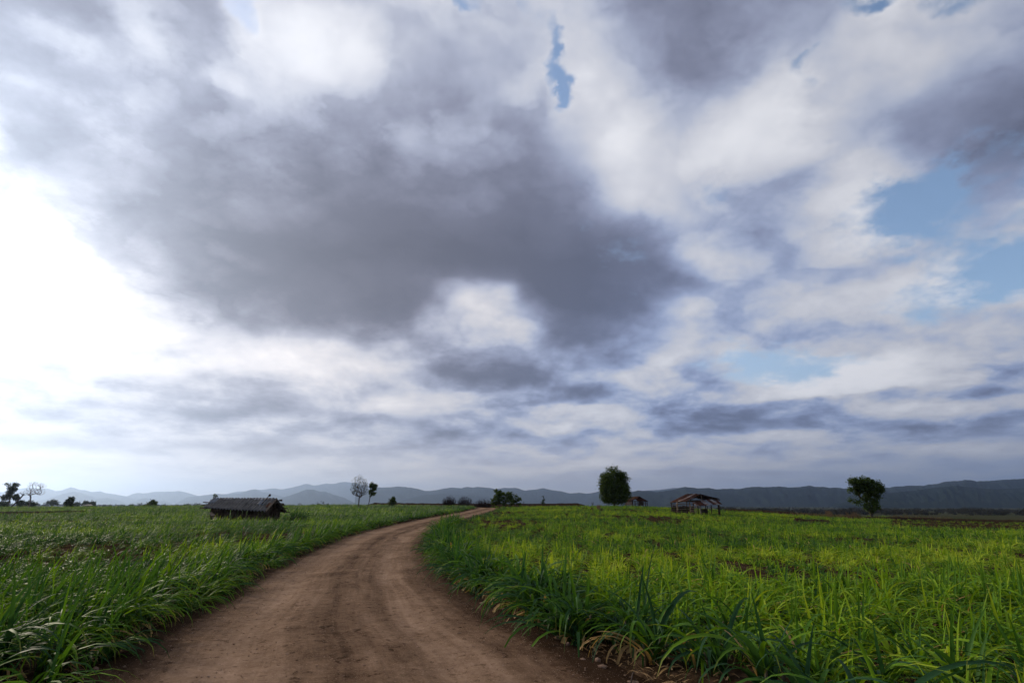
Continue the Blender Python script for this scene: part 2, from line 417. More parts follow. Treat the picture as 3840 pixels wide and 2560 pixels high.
def merge(parts):
    V, F = [], []
    for v, f in parts:
        b = len(V); V += list(v); F += [tuple(i + b for i in q) for q in f]
    return V, F
def pole(name, a, b, r, m, parent, origin, r2=None, sides=6, bend=.02):
    a, b = np.array(a, float), np.array(b, float); L = np.linalg.norm(b - a)
    ts = np.linspace(0, 1, 5); off = rng.normal(0, bend * L * .5, 3)
    pts = [a + (b - a) * t + off * math.sin(math.pi * t) - origin for t in ts]
    rr = [r + ((r2 if r2 else r * .85) - r) * t for t in ts]
    V, F = tube(pts, np.array(rr) * (1 + rng.normal(0, .06, 5)), sides)
    return link(name, mesh(name, V, F, True), m, parent)
def plank(name, a, b, wdir, w, th, m, parent, origin):
    a, b = np.array(a, float) - origin, np.array(b, float) - origin
    d = (b - a) / np.linalg.norm(b - a); wv = np.array(wdir, float); wv -= d * wv.dot(d); wv /= np.linalg.norm(wv)
    nv = np.cross(d, wv)
    V = []
    for e, s in ((a, 1), (b, 1)):
        j = rng.normal(0, .012, 3)
        for x, y in ((-1, -1), (1, -1), (1, 1), (-1, 1)): V.append(e + j + wv * w / 2 * x + nv * th / 2 * y)
    F = [(0, 3, 2, 1), (4, 5, 6, 7), (0, 1, 5, 4), (1, 2, 6, 5), (2, 3, 7, 6), (3, 0, 4, 7)]
    return link(name, mesh(name, V, F), m, parent)
def sheet(name, c, m, parent, origin, waves=4, amp=.03, th=.008, rows=4, sag=.02):
    """corrugated roofing sheet on the corners c = ridge left, ridge right, eave right, eave left"""
    c = [np.array(p, float) - origin for p in c]
    nc = waves * 6 + 1
    n = np.cross(c[1] - c[0], c[3] - c[0]); n /= np.linalg.norm(n)
    if n[2] < 0: n = -n
    V = []
    for layer in (0, 1):
        for r in range(rows + 1):
            tv = r / rows
            for k in range(nc):
                tu = k / (nc - 1)
                p = (c[0] * (1 - tu) + c[1] * tu) * (1 - tv) + (c[3] * (1 - tu) + c[2] * tu) * tv
                V.append(p + n * (amp * math.cos(2 * math.pi * waves * tu) - sag * math.sin(math.pi * tv) - th * layer))
    b = (rows + 1) * nc
    G = grid_faces(rows + 1, nc)
    F = [tuple(q) for q in G] + [tuple(int(i) + b for i in q[::-1]) for q in G]
    for k in range(nc - 1): F += [(k, k + b, k + 1 + b, k + 1), (rows * nc + k, rows * nc + k + 1, rows * nc + k + 1 + b, rows * nc + k + b)]
    for r in range(rows): F += [(r * nc, (r + 1) * nc, (r + 1) * nc + b, r * nc + b), (r * nc + nc - 1, r * nc + nc - 1 + b, (r + 1) * nc + nc - 1 + b, (r + 1) * nc + nc - 1)]
    return link(name, mesh(name, V, [tuple(int(i) for i in f) for f in F], True), m, parent)

# value noise for shaping ground and hills
_tab = rng.random((256, 256))
def vnoise(x, y):
    xi, yi = np.floor(x).astype(int), np.floor(y).astype(int); fx, fy = x - xi, y - yi
    fx, fy = fx * fx * (3 - 2 * fx), fy * fy * (3 - 2 * fy)
    g = lambda i, j: _tab[i % 256, j % 256]
    return (g(xi, yi) * (1 - fx) + g(xi + 1, yi) * fx) * (1 - fy) + (g(xi, yi + 1) * (1 - fx) + g(xi + 1, yi + 1) * fx) * fy
def fbm(x, y, o=4):
    s, a = 0, .5
    for k in range(o): s = s + a * vnoise(x * 2 ** k + 17 * k, y * 2 ** k + 31 * k); a *= .5
    return s

# ------------------------------------------------------------------ the lie of the land
COLS = (np.array([0, 800, 1300, 1900, 2350, 2700, 3250, 3840]) - 1920) / 2219.
ROWS = np.array([0, 20, 50, 85, 105, 125, 160, 300, 700, 2000, 50000.])
TAB = np.array([
    [0, 0, .20, .40, .50, .60, .75, .9, -1, -3, -3],
    [0, 0, .25, .70, 1.0, 1.2, .9, 0, -2, -3, -3],
    [0, 0, .25, .80, 1.2, 1.4, .8, -1, -3, -4, -4],
    [0, 0, .20, .60, .90, 1.15, .6, -2, -5, -6, -5],
    [0, 0, .20, .70, 1.15, 1.3, .8, -2, -6, -8, -6],
    [0, 0, .05, .27, .55, .50, -.2, -3, -8, -9, -8],
    [0, -.05, -.22, -.42, -.58, -.95, -1.9, -5, -9, -10, -9],
    [0, -.12, -.48, -.92, -1.2, -1.6, -2.6, -6, -9.5, -10, -9]])
def base_height(x, y):
    x, y = np.asarray(x, float), np.asarray(y, float)
    r = np.hypot(x, y); D = np.maximum(y, .5 * r) + 1e-6; t = np.clip(x / D, COLS[0], COLS[-1]); D = np.clip(D, 0, ROWS[-1])
    ci = np.clip(np.searchsorted(COLS, t) - 1, 0, len(COLS) - 2); ri = np.clip(np.searchsorted(ROWS, D) - 1, 0, len(ROWS) - 2)
    u = (t - COLS[ci]) / (COLS[ci + 1] - COLS[ci]); v = (D - ROWS[ri]) / (ROWS[ri + 1] - ROWS[ri])
    u = u * u * (3 - 2 * u)
    return (TAB[ci, ri] * (1 - u) + TAB[ci + 1, ri] * u) * (1 - v) + (TAB[ci, ri + 1] * (1 - u) + TAB[ci + 1, ri + 1] * u) * v
# road centre line
RC = np.array([(3.2, -14), (1.6, -5), (.2, 0), (-1.55, 6.3), (-2.95, 10.8), (-4.2, 16), (-5.3, 22), (-6.15, 28), (-6.7, 34), (-7.0, 41), (-6.95, 54),
               (-6.4, 68), (-5.7, 82), (-5.1, 98), (-4.6, 112), (-5.5, 122), (-10, 129), (-22, 134), (-60, 140)], float)
def catmull(P, n):
    out = []
    Q = np.vstack([2 * P[0] - P[1], P, 2 * P[-1] - P[-2]])
    for i in range(1, len(Q) - 2):
        p0, p1, p2, p3 = Q[i - 1:i + 3]
        for t in np.linspace(0, 1, n, endpoint=False):
            out.append(.5 * (2 * p1 + (p2 - p0) * t + (2 * p0 - 5 * p1 + 4 * p2 - p3) * t * t + (3 * p1 - p0 - 3 * p2 + p3) * t ** 3))
    out.append(P[-1]); return np.array(out)
RL = catmull(RC, 24)
_seg = np.r_[0, np.cumsum(np.linalg.norm(np.diff(RL, axis=0), axis=1))]
RTG = np.gradient(RL, axis=0); RTG /= np.linalg.norm(RTG, axis=1)[:, None]
RN = np.stack([RTG[:, 1], -RTG[:, 0]], 1)               # to the right of travel
HALF = 2.38
def half_at(y): return HALF + .55 * np.clip(1 - np.asarray(y, float) / 13., 0, 1)      # the road widens towards the viewer
def road_coord(x, y):
    """signed distance from the centre line (right positive) and metres along"""
    x = np.asarray(x, float).ravel(); y = np.asarray(y, float).ravel()
    s, al = np.empty(len(x)), np.empty(len(x))
    for a in range(0, len(x), 20000):
        dx = x[a:a + 20000, None] - RL[None, :, 0]; dy = y[a:a + 20000, None] - RL[None, :, 1]
        i = np.argmin(dx * dx + dy * dy, 1); j = np.arange(len(i))
        s[a:a + 20000] = np.hypot(dx[j, i], dy[j, i]) * np.sign(dx[j, i] * RN[i, 0] + dy[j, i] * RN[i, 1]); al[a:a + 20000] = _seg[i]
    return s, al
def ground_height(x, y):
    x, y = np.asarray(x, float), np.asarray(y, float)
    z = base_height(x, y)
    s, _ = road_coord(x, y); d = np.abs(s).reshape(x.shape) - half_at(np.maximum(y, -3))
    r = np.hypot(x, y)
    bank = np.clip((d + .05) / .55, 0, 1); bank = bank * bank * (3 - 2 * bank)
    rough = (fbm(x * .9, y * .9) - .47) * .16 * bank
    return z - .14 + bank * .30 * np.clip(1 - r / 400, 0, 1) + .14 * np.clip(r / 400, 0, 1) + rough * np.clip(1 - r / 300, 0, 1)
def gz(x, y): return float(ground_height(np.array([x]), np.array([y]))[0])
def foot(px, depth):            # ground point under a photo column at a forward distance
    x = (px - 1920) / 2219. * depth
    return np.array([x, depth, gz(x, depth)])

def build_ground():
    th = np.concatenate([np.linspace(-62, 62, 520), np.linspace(64, 296, 60)]) * math.pi / 180
    rr = np.concatenate([[.02], np.geomspace(.8, 25500, 250)])
    T, RR = np.meshgrid(th, rr); X, Y = RR * np.sin(T), RR * np.cos(T)
    Z = ground_height(X.ravel(), Y.ravel()).reshape(X.shape)
    nr, nc = X.shape
    F = grid_faces(nr, nc)
    i = np.arange(nr - 1) * nc
    F = np.vstack([F, np.stack([i + nc - 1, i, i + nc, i + 2 * nc - 1], -1)])
    me = mesh('ground', np.stack([X, Y, Z], -1).reshape(-1, 3), F[:, ::-1].copy(), True)
    return kind(link('ground', me, M_GROUND), 'structure')
build_ground()

def build_road():
    across = np.linspace(-1.13, 1.13, 61)
    al = np.concatenate([np.arange(0, 40, .09), np.arange(40, 75, .2), np.arange(75, _seg[-1], .6)])
    cx, cy = np.interp(al, _seg, RL[:, 0]), np.interp(al, _seg, RL[:, 1])
    nx, ny = np.interp(al, _seg, RN[:, 0]), np.interp(al, _seg, RN[:, 1])
    wid = half_at(cy) * (1 + .05 * (fbm(al * .35, al * 0 + 3) - .47))
    A = across[None] * wid[:, None]
    X = cx[:, None] + nx[:, None] * A; Y = cy[:, None] + ny[:, None] * A
    Z = base_height(X, Y)
    a = across[None] + .10 * (fbm(al * .12, al * 0 + 9)[:, None] - .47)
    prof = .05 * (1 - a ** 2) - .030 * np.exp(-((a + .46) / .13) ** 2) - .030 * np.exp(-((a - .36) / .13) ** 2)
    prof = prof + .035 * np.exp(-((np.abs(across[None]) - .93) / .07) ** 2) - .30 * np.clip(np.abs(across[None]) - 1.0, 0, 1)
    lump = (fbm(X * 1.1, Y * 1.1) - .47) * .05 + (fbm(X * 5, Y * 5, 3) - .44) * .030
    Z = Z + prof + lump + .01
    me = mesh('dirt_road', np.stack([X, Y, Z], -1).reshape(-1, 3), grid_faces(*X.shape), True)
    vattr(me, 'lane', np.stack([np.broadcast_to(across[None], X.shape), np.broadcast_to(al[:, None], X.shape), X * 0], -1).reshape(-1, 3))
    if me.polygons[0].normal.z < 0: me.flip_normals()
    return kind(link('dirt_road', me, M_ROAD), 'structure')
build_road()

def soil_patch(name, corners, n=(120, 40), lift=.05, hump=0., clod=.12):
    """sheet of turned earth over the ground; corners as (column, distance): near left, near right, far right, far left"""
    c = [np.array([(p - 1920) / 2219. * d, d]) for p, d in corners]
    u, v = np.meshgrid(np.linspace(0, 1, n[0]), np.linspace(0, 1, n[1]))
    XY = (c[0][:, None, None] * (1 - u) + c[1][:, None, None] * u) * (1 - v) + (c[3][:, None, None] * (1 - u) + c[2][:, None, None] * u) * v
    X, Y = XY
    rim = np.minimum(1, np.minimum(np.minimum(u, 1 - u) * 14, np.minimum(v, 1 - v) * 7))
    Z = ground_height(X.ravel(), Y.ravel()).reshape(X.shape) + (lift + hump * np.sin(math.pi * v) + (fbm(X * 1.7, Y * 1.7, 5) - .3) * clod) * rim - .12 * (1 - rim)
    o = link(name, mesh(name, np.stack([X, Y, Z], -1).reshape(-1, 3), grid_faces(*X.shape), True), M_SOIL)
    return kind(o, 'structure')
soil_patch('ploughed_field', [(-500, 43), (330, 80), (420, 101), (-500, 101)], (220, 50), clod=.3)
soil_patch('ploughed_field', [(1340, 130), (2230, 129), (2230, 150), (1340, 150)], (240, 26), hump=.85, clod=.3)
soil_patch('ploughed_field', [(2690, 103), (3240, 92), (3240, 104), (2690, 118)], (160, 20), hump=.25, clod=.3)
soil_patch('ploughed_field', [(3170, 84), (4100, 96), (4100, 106), (3170, 100)], (160, 24), hump=.15, clod=.35)
soil_patch('dirt_hollow', [(2965, 61), (3110, 59), (3110, 63), (2965, 66)], (40, 16), lift=.18, clod=.35)

# ------------------------------------------------------------------ mountains
def mountain(pts, D, thick, detail=1.0):
    D, thick = D * .75, thick * .75
    p = np.array(pts, float); px = np.arange(p[0, 0], p[-1, 0] + .1, 1.6)
    py = np.interp(px, p[:, 0], p[:, 1])
    k = np.ones(5) / 5; py = np.convolve(np.pad(py, 2, mode='edge'), k, 'valid')
    ends = np.clip(np.minimum(px - px[0], px[-1] - px) / 60, 0, 1)
    py = py + (fbm(px * .11 + D, px * 0 + D, 3) - .44) * 3.0 * ends * detail + (fbm(px * .5, px * 0 + D * .1, 2) - .37) * 1.1 * ends * detail
    X = (px - 1920) / 2219. * D; H = EYE + (HORIZON - py) / 2309. * D
    Z0 = -14.
    sv = np.concatenate([np.linspace(0, 1, 26), np.linspace(1.06, 1.8, 8)])
    S, XX = np.meshgrid(sv, X); HH = H[:, None] - Z0
    ridge = np.where(S <= 1, np.clip(S, 0, 1) ** .8, np.clip(1 - (S - 1) / .8, 0, 1))
    spur = 1 - np.abs(2 * fbm(XX / D * 42 + S * 1.5, S * 2.2 + D * .001, 4) - .94)
    w = np.sin(np.clip(S, 0, 1) * math.pi) ** .8
    Z = Z0 + HH * (ridge + (spur - .72) * .42 * w)
    Z = np.where(S == 1, Z0 + HH, np.minimum(Z, Z0 + HH * (1 - .02 * np.abs(S - 1))))
    Y = D + (S - 1) * thick
    Xs = XX * (Y / D)
    me = mesh('mountain', np.stack([Xs, Y, Z], -1).reshape(-1, 3), grid_faces(*XX.shape), True)
    return kind(link('mountain', me, M_HILL), 'structure')

mountain([(2330, 1862), (2370, 1846), (2395, 1838), (2430, 1840), (2471, 1843), (2520, 1836), (2558, 1827), (2577, 1824), (2597, 1826), (2624, 1830), (2664, 1828), (2693, 1833),
          (2738, 1831), (2780, 1832), (2801, 1827), (2848, 1823), (2891, 1825), (2933, 1822), (2970, 1826), (3012, 1824), (3044, 1818), (3067, 1824), (3102, 1824), (3123, 1828), (3157, 1827),
          (3175, 1831), (3240, 1826), (3312, 1824), (3348, 1827), (3364, 1823), (3396, 1822), (3431, 1818), (3449, 1820), (3481, 1819), (3495, 1815), (3525, 1813), (3559, 1805), (3592, 1802), (3612, 1802),
          (3640, 1797), (3658, 1798), (3681, 1803), (3736, 1801), (3782, 1797), (3817, 1795), (3840, 1794), (4000, 1788), (4300, 1792), (4700, 1815)], 6200, 1500)
mountain([(3120, 1893), (3300, 1852), (3438, 1838), (3507, 1828), (3598, 1819), (3667, 1827), (3736, 1833), (3840, 1829), (4050, 1818), (4400, 1822), (4800, 1845)], 4300, 1100)
mountain([(1330, 1850), (1414, 1826), (1456, 1826), (1495, 1822), (1533, 1826), (1563, 1831), (1599, 1840), (1640, 1835), (1689, 1826), (1728, 1829), (1752, 1824), (1770, 1827), (1790, 1824), (1832, 1827), (1859, 1833),
          (1889, 1827), (1915, 1829), (1933, 1827), (1969, 1838), (2017, 1833), (2037, 1828), (2076, 1837), (2106, 1840), (2136, 1849), (2174, 1846), (2201, 1850), (2244, 1843), (2340, 1842), (2471, 1836), (2511, 1831), (2540, 1827), (2600, 1836), (2680, 1870)], 13500, 2500)
mountain([(1340, 1890), (1361, 1880), (1405, 1866), (1429, 1860), (1453, 1866), (1500, 1872), (1542, 1873), (1569, 1872), (1596, 1883), (1646, 1884), (1720, 1892)], 12500, 1500)
mountain([(1470, 1890), (1521, 1871), (1587, 1855), (1660, 1850), (1760, 1856), (1900, 1870), (2050, 1886)], 11000, 1500)
mountain([(985, 1890), (1050, 1868), (1102, 1850), (1140, 1835), (1170, 1834), (1194, 1841), (1212, 1841), (1253, 1855), (1289, 1865), (1319, 1880), (1345, 1890)], 13500, 2000)
mountain([(660, 1885), (700, 1862), (742, 1859), (762, 1855), (813, 1850), (840, 1852), (890, 1849), (932, 1835), (953, 1832), (977, 1844), (995, 1844), (1021, 1852), (1057, 1860), (1120, 1885)], 17000, 2500)
mountain([(800, 1860), (878, 1843), (968, 1835), (1021, 1829), (1051, 1834), (1093, 1825), (1140, 1812), (1170, 1819), (1218, 1811), (1242, 1813), (1265, 1807), (1289, 1805), (1313, 1808), (1408, 1829), (1480, 1850), (1600, 1880)], 23000, 3500)
mountain([(-500, 1850), (-200, 1835), (0, 1844), (24, 1837), (74, 1829), (120, 1830), (173, 1831), (196, 1840), (220, 1837), (251, 1825), (268, 1828), (286, 1835), (315, 1837), (333, 1844), (366, 1841), (387, 1847), (411, 1850), (440, 1855), (473, 1861), (506, 1871), (560, 1885)], 19000, 2600)
mountain([(110, 1890), (134, 1880), (179, 1868), (226, 1850), (262, 1843), (286, 1844), (312, 1852), (357, 1868), (402, 1866), (440, 1874), (480, 1889)], 15000, 1800)
mountain([(420, 1880), (473, 1859), (491, 1850), (512, 1847), (536, 1849), (565, 1844), (595, 1842), (640, 1842), (664, 1840), (700, 1847), (739, 1859), (820, 1880)], 21500, 2600)
mountain([(470, 1890), (521, 1871), (542, 1865), (560, 1869), (580, 1877), (610, 1877), (650, 1889)], 16500, 1500)

# ------------------------------------------------------------------ grass blades
def blades(n, length, width, segs, spread, lean, fold, r, upright=.25, dry=.08, base_tilt=(4, 26), curl=(40, 120), wind=0.):
    """n arching blades of one clump; returns vertices, faces, age attribute"""
    V, F, A = [], [], []
    for i in range(n):
        az_ = r.uniform(0, 2 * math.pi)
        L = length * r.uniform(.55, 1.08); up = r.random() < upright
        th0 = math.radians(r.uniform(1, 10) if up else r.uniform(*base_tilt)); cu = math.radians(r.uniform(5, 30) if up else r.uniform(*curl))
        age = r.uniform(0, .85)
        if r.random() < dry: age = .97; L *= .8; th0 += .5; cu += .6
        rad = spread * math.sqrt(r.random()); a2 = r.uniform(0, 2 * math.pi)
        p = np.array([rad * math.cos(a2), rad * math.sin(a2), -.04])
        d = np.array([math.cos(az_), math.sin(az_)])
        d = d + np.array([wind, 0.]) * r.uniform(.6, 1.4); d /= np.linalg.norm(d) + 1e-6
        w = width * r.uniform(.65, 1.2); side0 = np.array([-d[1], d[0], 0.])
        tw = r.uniform(-.9, .9); b0 = len(V)
        for s in range(segs + 1):
            t = s / segs
            th = th0 + cu * t ** 1.6 + lean * t
            dirv = np.array([d[0] * math.sin(th), d[1] * math.sin(th), math.cos(th)])
            if s: p = p + dirv * L / segs
            nrm = np.array([d[0] * math.cos(th), d[1] * math.cos(th), -math.sin(th)])
            ca, sa = math.cos(tw * t), math.sin(tw * t)
            side = side0 * ca + nrm * sa; up_ = nrm * ca - side0 * sa
            ww = w * min(1., .35 + 2.6 * t) * max(.02, (1 - t ** 2.4))
            if fold:
                V += [p - side * ww / 2 - up_ * ww * .16, p.copy(), p + side * ww / 2 - up_ * ww * .16]; A += [(age, t, 0)] * 3
            else:
                V += [p - side * ww / 2, p + side * ww / 2]; A += [(age, t, 0)] * 2
        k = 3 if fold else 2
        for s in range(segs):
            q = b0 + s * k
            for j in range(k - 1): F.append((q + j, q + j + 1, q + k + j + 1, q + k + j))
    return V, F, A
def blade_mesh(name, *a, **k):
    V, F, A = blades(*a, **k)
    me = mesh(name, np.array(V), np.array(F), True); vattr(me, 'age', A); me.materials.append(M_CANE)
    return me

pr = random.Random(11)
TUFT = bpy.data.collections.new('tuft_shapes')          # shapes drawn by the two field objects
VAR = {}
def add_variants(key, count, fn):
    VAR[key] = []
    for i in range(count):
        idx = len(TUFT.objects); nm = 'tuft_%03d' % idx
        o = bpy.data.objects.new(nm, fn(nm)); TUFT.objects.link(o); VAR[key].append(idx)
add_variants('nl', 7, lambda nm: blade_mesh(nm, 22, .86, .033, 8, .11, .35, True, pr, .10, .12, (8, 34), (60, 130), wind=1.4))
add_variants('nu', 8, lambda nm: blade_mesh(nm, 26, .78, .036, 8, .11, .0, True, pr, .10, .12, (10, 50), (65, 145), wind=.4))
add_variants('ml', 7, lambda nm: blade_mesh(nm, 24, .76, .032, 5, .16, .35, False, pr, .10, .08, (8, 34), (60, 130), wind=1.4))
add_variants('mu', 8, lambda nm: blade_mesh(nm, 32, .56, .031, 6, .13, .0, False, pr, .07, .10, (12, 54), (70, 150), wind=.45))
add_variants('fl', 6, lambda nm: blade_mesh(nm, 36, .66, .038, 4, .30, .35, False, pr, .12, .06, (8, 34), (60, 130), wind=1.4))
add_variants('fu', 7, lambda nm: blade_mesh(nm, 30, .54, .038, 4, .17, .0, False, pr, .08, .10, (12, 54), (70, 150), wind=.5))

def in_poly(pxv, dv, corners):
    c = np.array(corners, float); x, y = pxv, dv; ins = np.zeros(len(x), bool); j = len(c) - 1
    for i in range(len(c)):
        hit = ((c[i, 1] > y) != (c[j, 1] > y)) & (x < (c[j, 0] - c[i, 0]) * (y - c[i, 1]) / (c[j, 1] - c[i, 1] + 1e-9) + c[i, 0])
        ins ^= hit; j = i
    return ins
BARE = [[(-600, 43), (300, 81), (400, 99), (-600, 99)], [(1340, 131), (2230, 130), (2230, 150), (1340, 150)], [(2690, 106), (3240, 93), (3240, 106), (2690, 120)],
        [(3170, 86), (4300, 97), (4300, 106), (3170, 100)], [(2968, 60.5), (3110, 59), (3110, 63), (2968, 65.5)], [(2520, 81), (2702, 80), (2705, 87), (2520, 88)], [(785, 50), (1010, 47.5), (1045, 51), (820, 54)]]

# single plants at the road's edges and in the front rows ------------------------------------------------
PLANTS = []                                              # x, y, side, scale
def edge_plants(side, y0, y1, step, offs):
    al = np.interp([y0, y1], RL[:, 1], _seg); s = al[0]
    while s < al[1]:
        cx, cy = np.interp(s, _seg, RL[:, 0]), np.interp(s, _seg, RL[:, 1]); nx, ny = np.interp(s, _seg, RN[:, 0]), np.interp(s, _seg, RN[:, 1])
        o = side * (float(half_at(cy)) + pr.uniform(*offs) + .12 * max(0, 1 - cy / 12))
        PLANTS.append((cx + nx * o, cy + ny * o, 'le' if side < 0 else 're', pr.uniform(.85, 1.2)))
        s += step * pr.uniform(.7, 1.3) * (1 + cy * .012)
edge_plants(-1, 3.6, 46, .50, (.08, .42)); n_le = len(PLANTS)
edge_plants(1, 3.4, 47, .56, (.16, .55))
_fr = []
for gy in np.arange(3.5, 12, .62):
    for gx in np.arange(-8, 12, .62):
        x, y = gx + pr.uniform(-.22, .22), gy + pr.uniform(-.22, .22)
        if abs(x / y) > .98: continue
        s = road_coord(np.array([x]), np.array([y]))[0][0]
        hh = float(half_at(y))
        if s > hh + 1.0 or (s < -hh - .95): _fr.append((math.hypot(x, y), x, y, 'ri' if s > 0 else 'li'))
_fr.sort()
for _, x, y, k in _fr[:max(0, 292 - len(PLANTS))]: PLANTS.append((x, y, k, pr.uniform(.8, 1.15)))

LEAF = []                                                # single leaf shapes for the nearest plants
for i in range(14):
    V, F, A = blades(1, 1.0, .046, 9, 0., 0., True, pr, .2 if i < 11 else 0, 0, base_tilt=(6, 34), curl=(45, 135))
    V = np.array(V); tip = V[-2][:2]; a = math.atan2(tip[1], tip[0]); c, s_ = math.cos(-a), math.sin(-a)
    V[:, :2] = V[:, :2] @ np.array([[c, s_], [-s_, c]])
    A = np.array(A)
    if i >= 12: A[:, 0] = .98
    me = mesh('leaf', V, np.array(F), True); vattr(me, 'age', A); me.materials.append(M_CANE); LEAF.append(me)
def stalk_mesh():
    parts = []
    for k in range(5):
        a = pr.uniform(0, 6.28); b = np.array([.05 * math.cos(a), .05 * math.sin(a), -.05])
        parts.append(tube([b, b + np.array([.02 * math.cos(a), .02 * math.sin(a), .14]), b + np.array([.05 * math.cos(a), .05 * math.sin(a), .30])], [.014, .012, .008], 5))
    return mesh('stalk', *merge(parts), True)
M_STALK = mat('cane_stalk', [(.035, .030, .014), (.070, .055, .022)], 12, 3, .6)
STALK = [stalk_mesh() for _ in range(4)]
for me in STALK: me.materials.append(M_STALK)
FOLI = {'l': [TUFT.objects[i].data for i in VAR['nl']], 'r': [TUFT.objects[i].data for i in VAR['nu']]}
PL = {'le': ('wind-bent green sugarcane clump along the dirt road on the grey hut side', 'sugarcane clumps at the grey hut side of the road'),
      're': ('tall blue-green sugarcane clump at the dirt road edge on the rusty sheds side', 'sugarcane clumps at the rusty sheds side of the road'),
      'ri': ('sugarcane clump in the field front rows on the rusty sheds side', 'front row sugarcane on the rusty sheds side'),
      'li': ('sugarcane clump in the field behind the roadside row on the grey hut side', 'front row sugarcane on the grey hut side')}
for x, y, k, sc in PLANTS:
    lab, grp = PL[k]; left = k[0] == 'l'
    o = thing('sugarcane_plant', (x, y, gz(x, y)), lab, 'sugarcane', grp)
    tall = {'le': 1.12, 're': 1.36, 'ri': 1.0, 'li': .9}[k] * sc
    tint = {'le': .26, 're': .12, 'ri': .32, 'li': .32}[k] + pr.uniform(-.12, .14)
    if k == 'ri' and y > 6.5: tint += .18
    d = math.hypot(x, y)
    st = link('stalk', pr.choice(STALK), None, o); st.rotation_euler = (pr.uniform(-.1, .1), pr.uniform(0, .2 if left else .1), pr.uniform(0, 6)); st.scale = (tall, tall, tall * .7)
    if d < 7.0:
        for j in range(pr.randint(24, 32)):
            withered = pr.random() < (.16 if k == 're' else .1)
            lf = link('leaf', LEAF[pr.randint(12, 13) if withered else pr.randint(0, 11)], None, o)
            a = pr.uniform(-math.pi, math.pi)
            if left: a = math.atan2(math.sin(a), math.cos(a) + 1.0 * pr.uniform(.5, 1.4))
            lf.location = (pr.uniform(-.05, .05), pr.uniform(-.05, .05), pr.uniform(0, .16) * (0 if withered else 1))
            lf.rotation_euler = (pr.uniform(-.15, .15), pr.uniform(-.1, .28 if left else .12) + (.45 if withered else 0), a)
            s2 = tall * pr.uniform(.55, 1.02) * (.75 if withered else 1); lf.scale = (s2, s2 * pr.uniform(.8, 1.2), s2)
            lf['tint'] = tint + pr.uniform(-.1, .1)
    else:
        for j in range(4 if k == 're' else 2):
            f = link('foliage', pr.choice(FOLI[k[0]]), None, o)
            f.rotation_euler = (0, 0, pr.uniform(-.6, .6) if left else pr.uniform(-1.2, 1.2)); s2 = tall * pr.uniform(.95, 1.2); f.scale = (s2, s2, s2)
            f.location = (pr.uniform(-.08, .08), pr.uniform(-.08, .08), 0); f['tint'] = tint

# the fields ---------------------------------------------------------------------------------------------
def scatter(y0, y1, g, rows=None, tmax=1.02, tmin=-1.02):
    out = []
    ys = np.arange(y0, y1, g)
    for y in ys:
        xs = np.arange(tmin * y - 2, tmax * y + 2, g)
        out.append(np.stack([xs, np.full(len(xs), y)], 1))
    P = np.concatenate(out)
    return P + rng.uniform(-.5, .5, P.shape) * g * .95
def cane_points():
    packs = []
    for y0, y1, g, lod in ((3.1, 11.5, .36, 'n'), (11.5, 24, .43, 'm'), (24, 46, .50, 'm'), (46, 128, .66, 'f'), (128, 260, 1.5, 'f')):
        P = scatter(y0, y1, g)
        s, _ = road_coord(P[:, 0], P[:, 1]); right = s > 0
        px = 1920 + 2219 * P[:, 0] / P[:, 1]; D = P[:, 1]
        ok = np.abs(s) > half_at(D) + np.where(D < 46, .62, .3)
        for b in BARE: ok &= ~in_poly(px, D, b)
        if lod == 'f' and y0 > 100: ok &= (px < 1000)
        # cane rows on the right, looser cover on the left
        rowdir = R(7); q = P[:, 0] * math.cos(rowdir) - P[:, 1] * math.sin(rowdir)
        q = q + 1.5 * (fbm(P[:, 0] * .35 + 90, P[:, 1] * .12, 3) - .44)
        ph = np.abs(((q / 1.15) % 1) - .5) * 2
        bare = fbm(P[:, 0] * .16 + 5, P[:, 1] * .10, 4)
        keep = np.where(right, (ph < np.where(bare > .50, .58, .80)) | (D < 5), bare < .68)
        keep &= ~((bare > .60) & (rng.random(len(P)) < .7))
        sparse = right & (px > 3330) & (D > 52)
        keep &= ~(sparse & (rng.random(len(P)) < .62))
        ok &= keep
        P, s, right, px, D, bare, sparse = P[ok], s[ok], right[ok], px[ok], D[ok], bare[ok], sparse[ok]
        if y0 < 46:                                       # leave room for the single plants
            pl = np.array([(a, b) for a, b, _, _ in PLANTS])
            dd = np.array([np.min((pl[:, 0] - a) ** 2 + (pl[:, 1] - b) ** 2) for a, b in P])
            m_ = dd > .045; P, s, right, px, D, bare, sparse = (v[m_] for v in (P, s, right, px, D, bare, sparse))
        n = len(P)
        z = ground_height(P[:, 0], P[:, 1])
        vi = np.where(right, rng.choice(VAR[lod + 'u'], n), rng.choice(VAR[lod + 'l'], n))
        zr = np.where(right, rng.uniform(-1.3, 1.3, n), rng.uniform(-.65, .65, n))
        sc = rng.uniform(.5, 1.22, n) * np.where(sparse, .6, 1.) * (1 - .25 * np.clip((bare - .5) * 4, 0, 1))
        edge = np.clip(1.9 - (np.abs(s) - HALF), 0, 1) * np.clip((140 - D) / 60, 0, 1)
        sc *= 1 + .28 * edge
        if lod == 'f' and y0 > 100: sc *= 1.5
        tn = fbm(P[:, 0] * .22, P[:, 1] * .22 + 40, 4)
        tint = np.where(right, .47 + (tn - .47) * 1.1 - .36 * edge, .24 + (tn - .47) * 1.2 - .02 * edge)
        tint += np.where(right, .16 * np.exp(-((D - 17) / 7) ** 2), .0) + rng.uniform(-.24, .24, n)
        packs.append((np.column_stack([P, z]), zr, sc, vi, np.clip(tint, 0, 1), right))
    return packs
PK = cane_points()

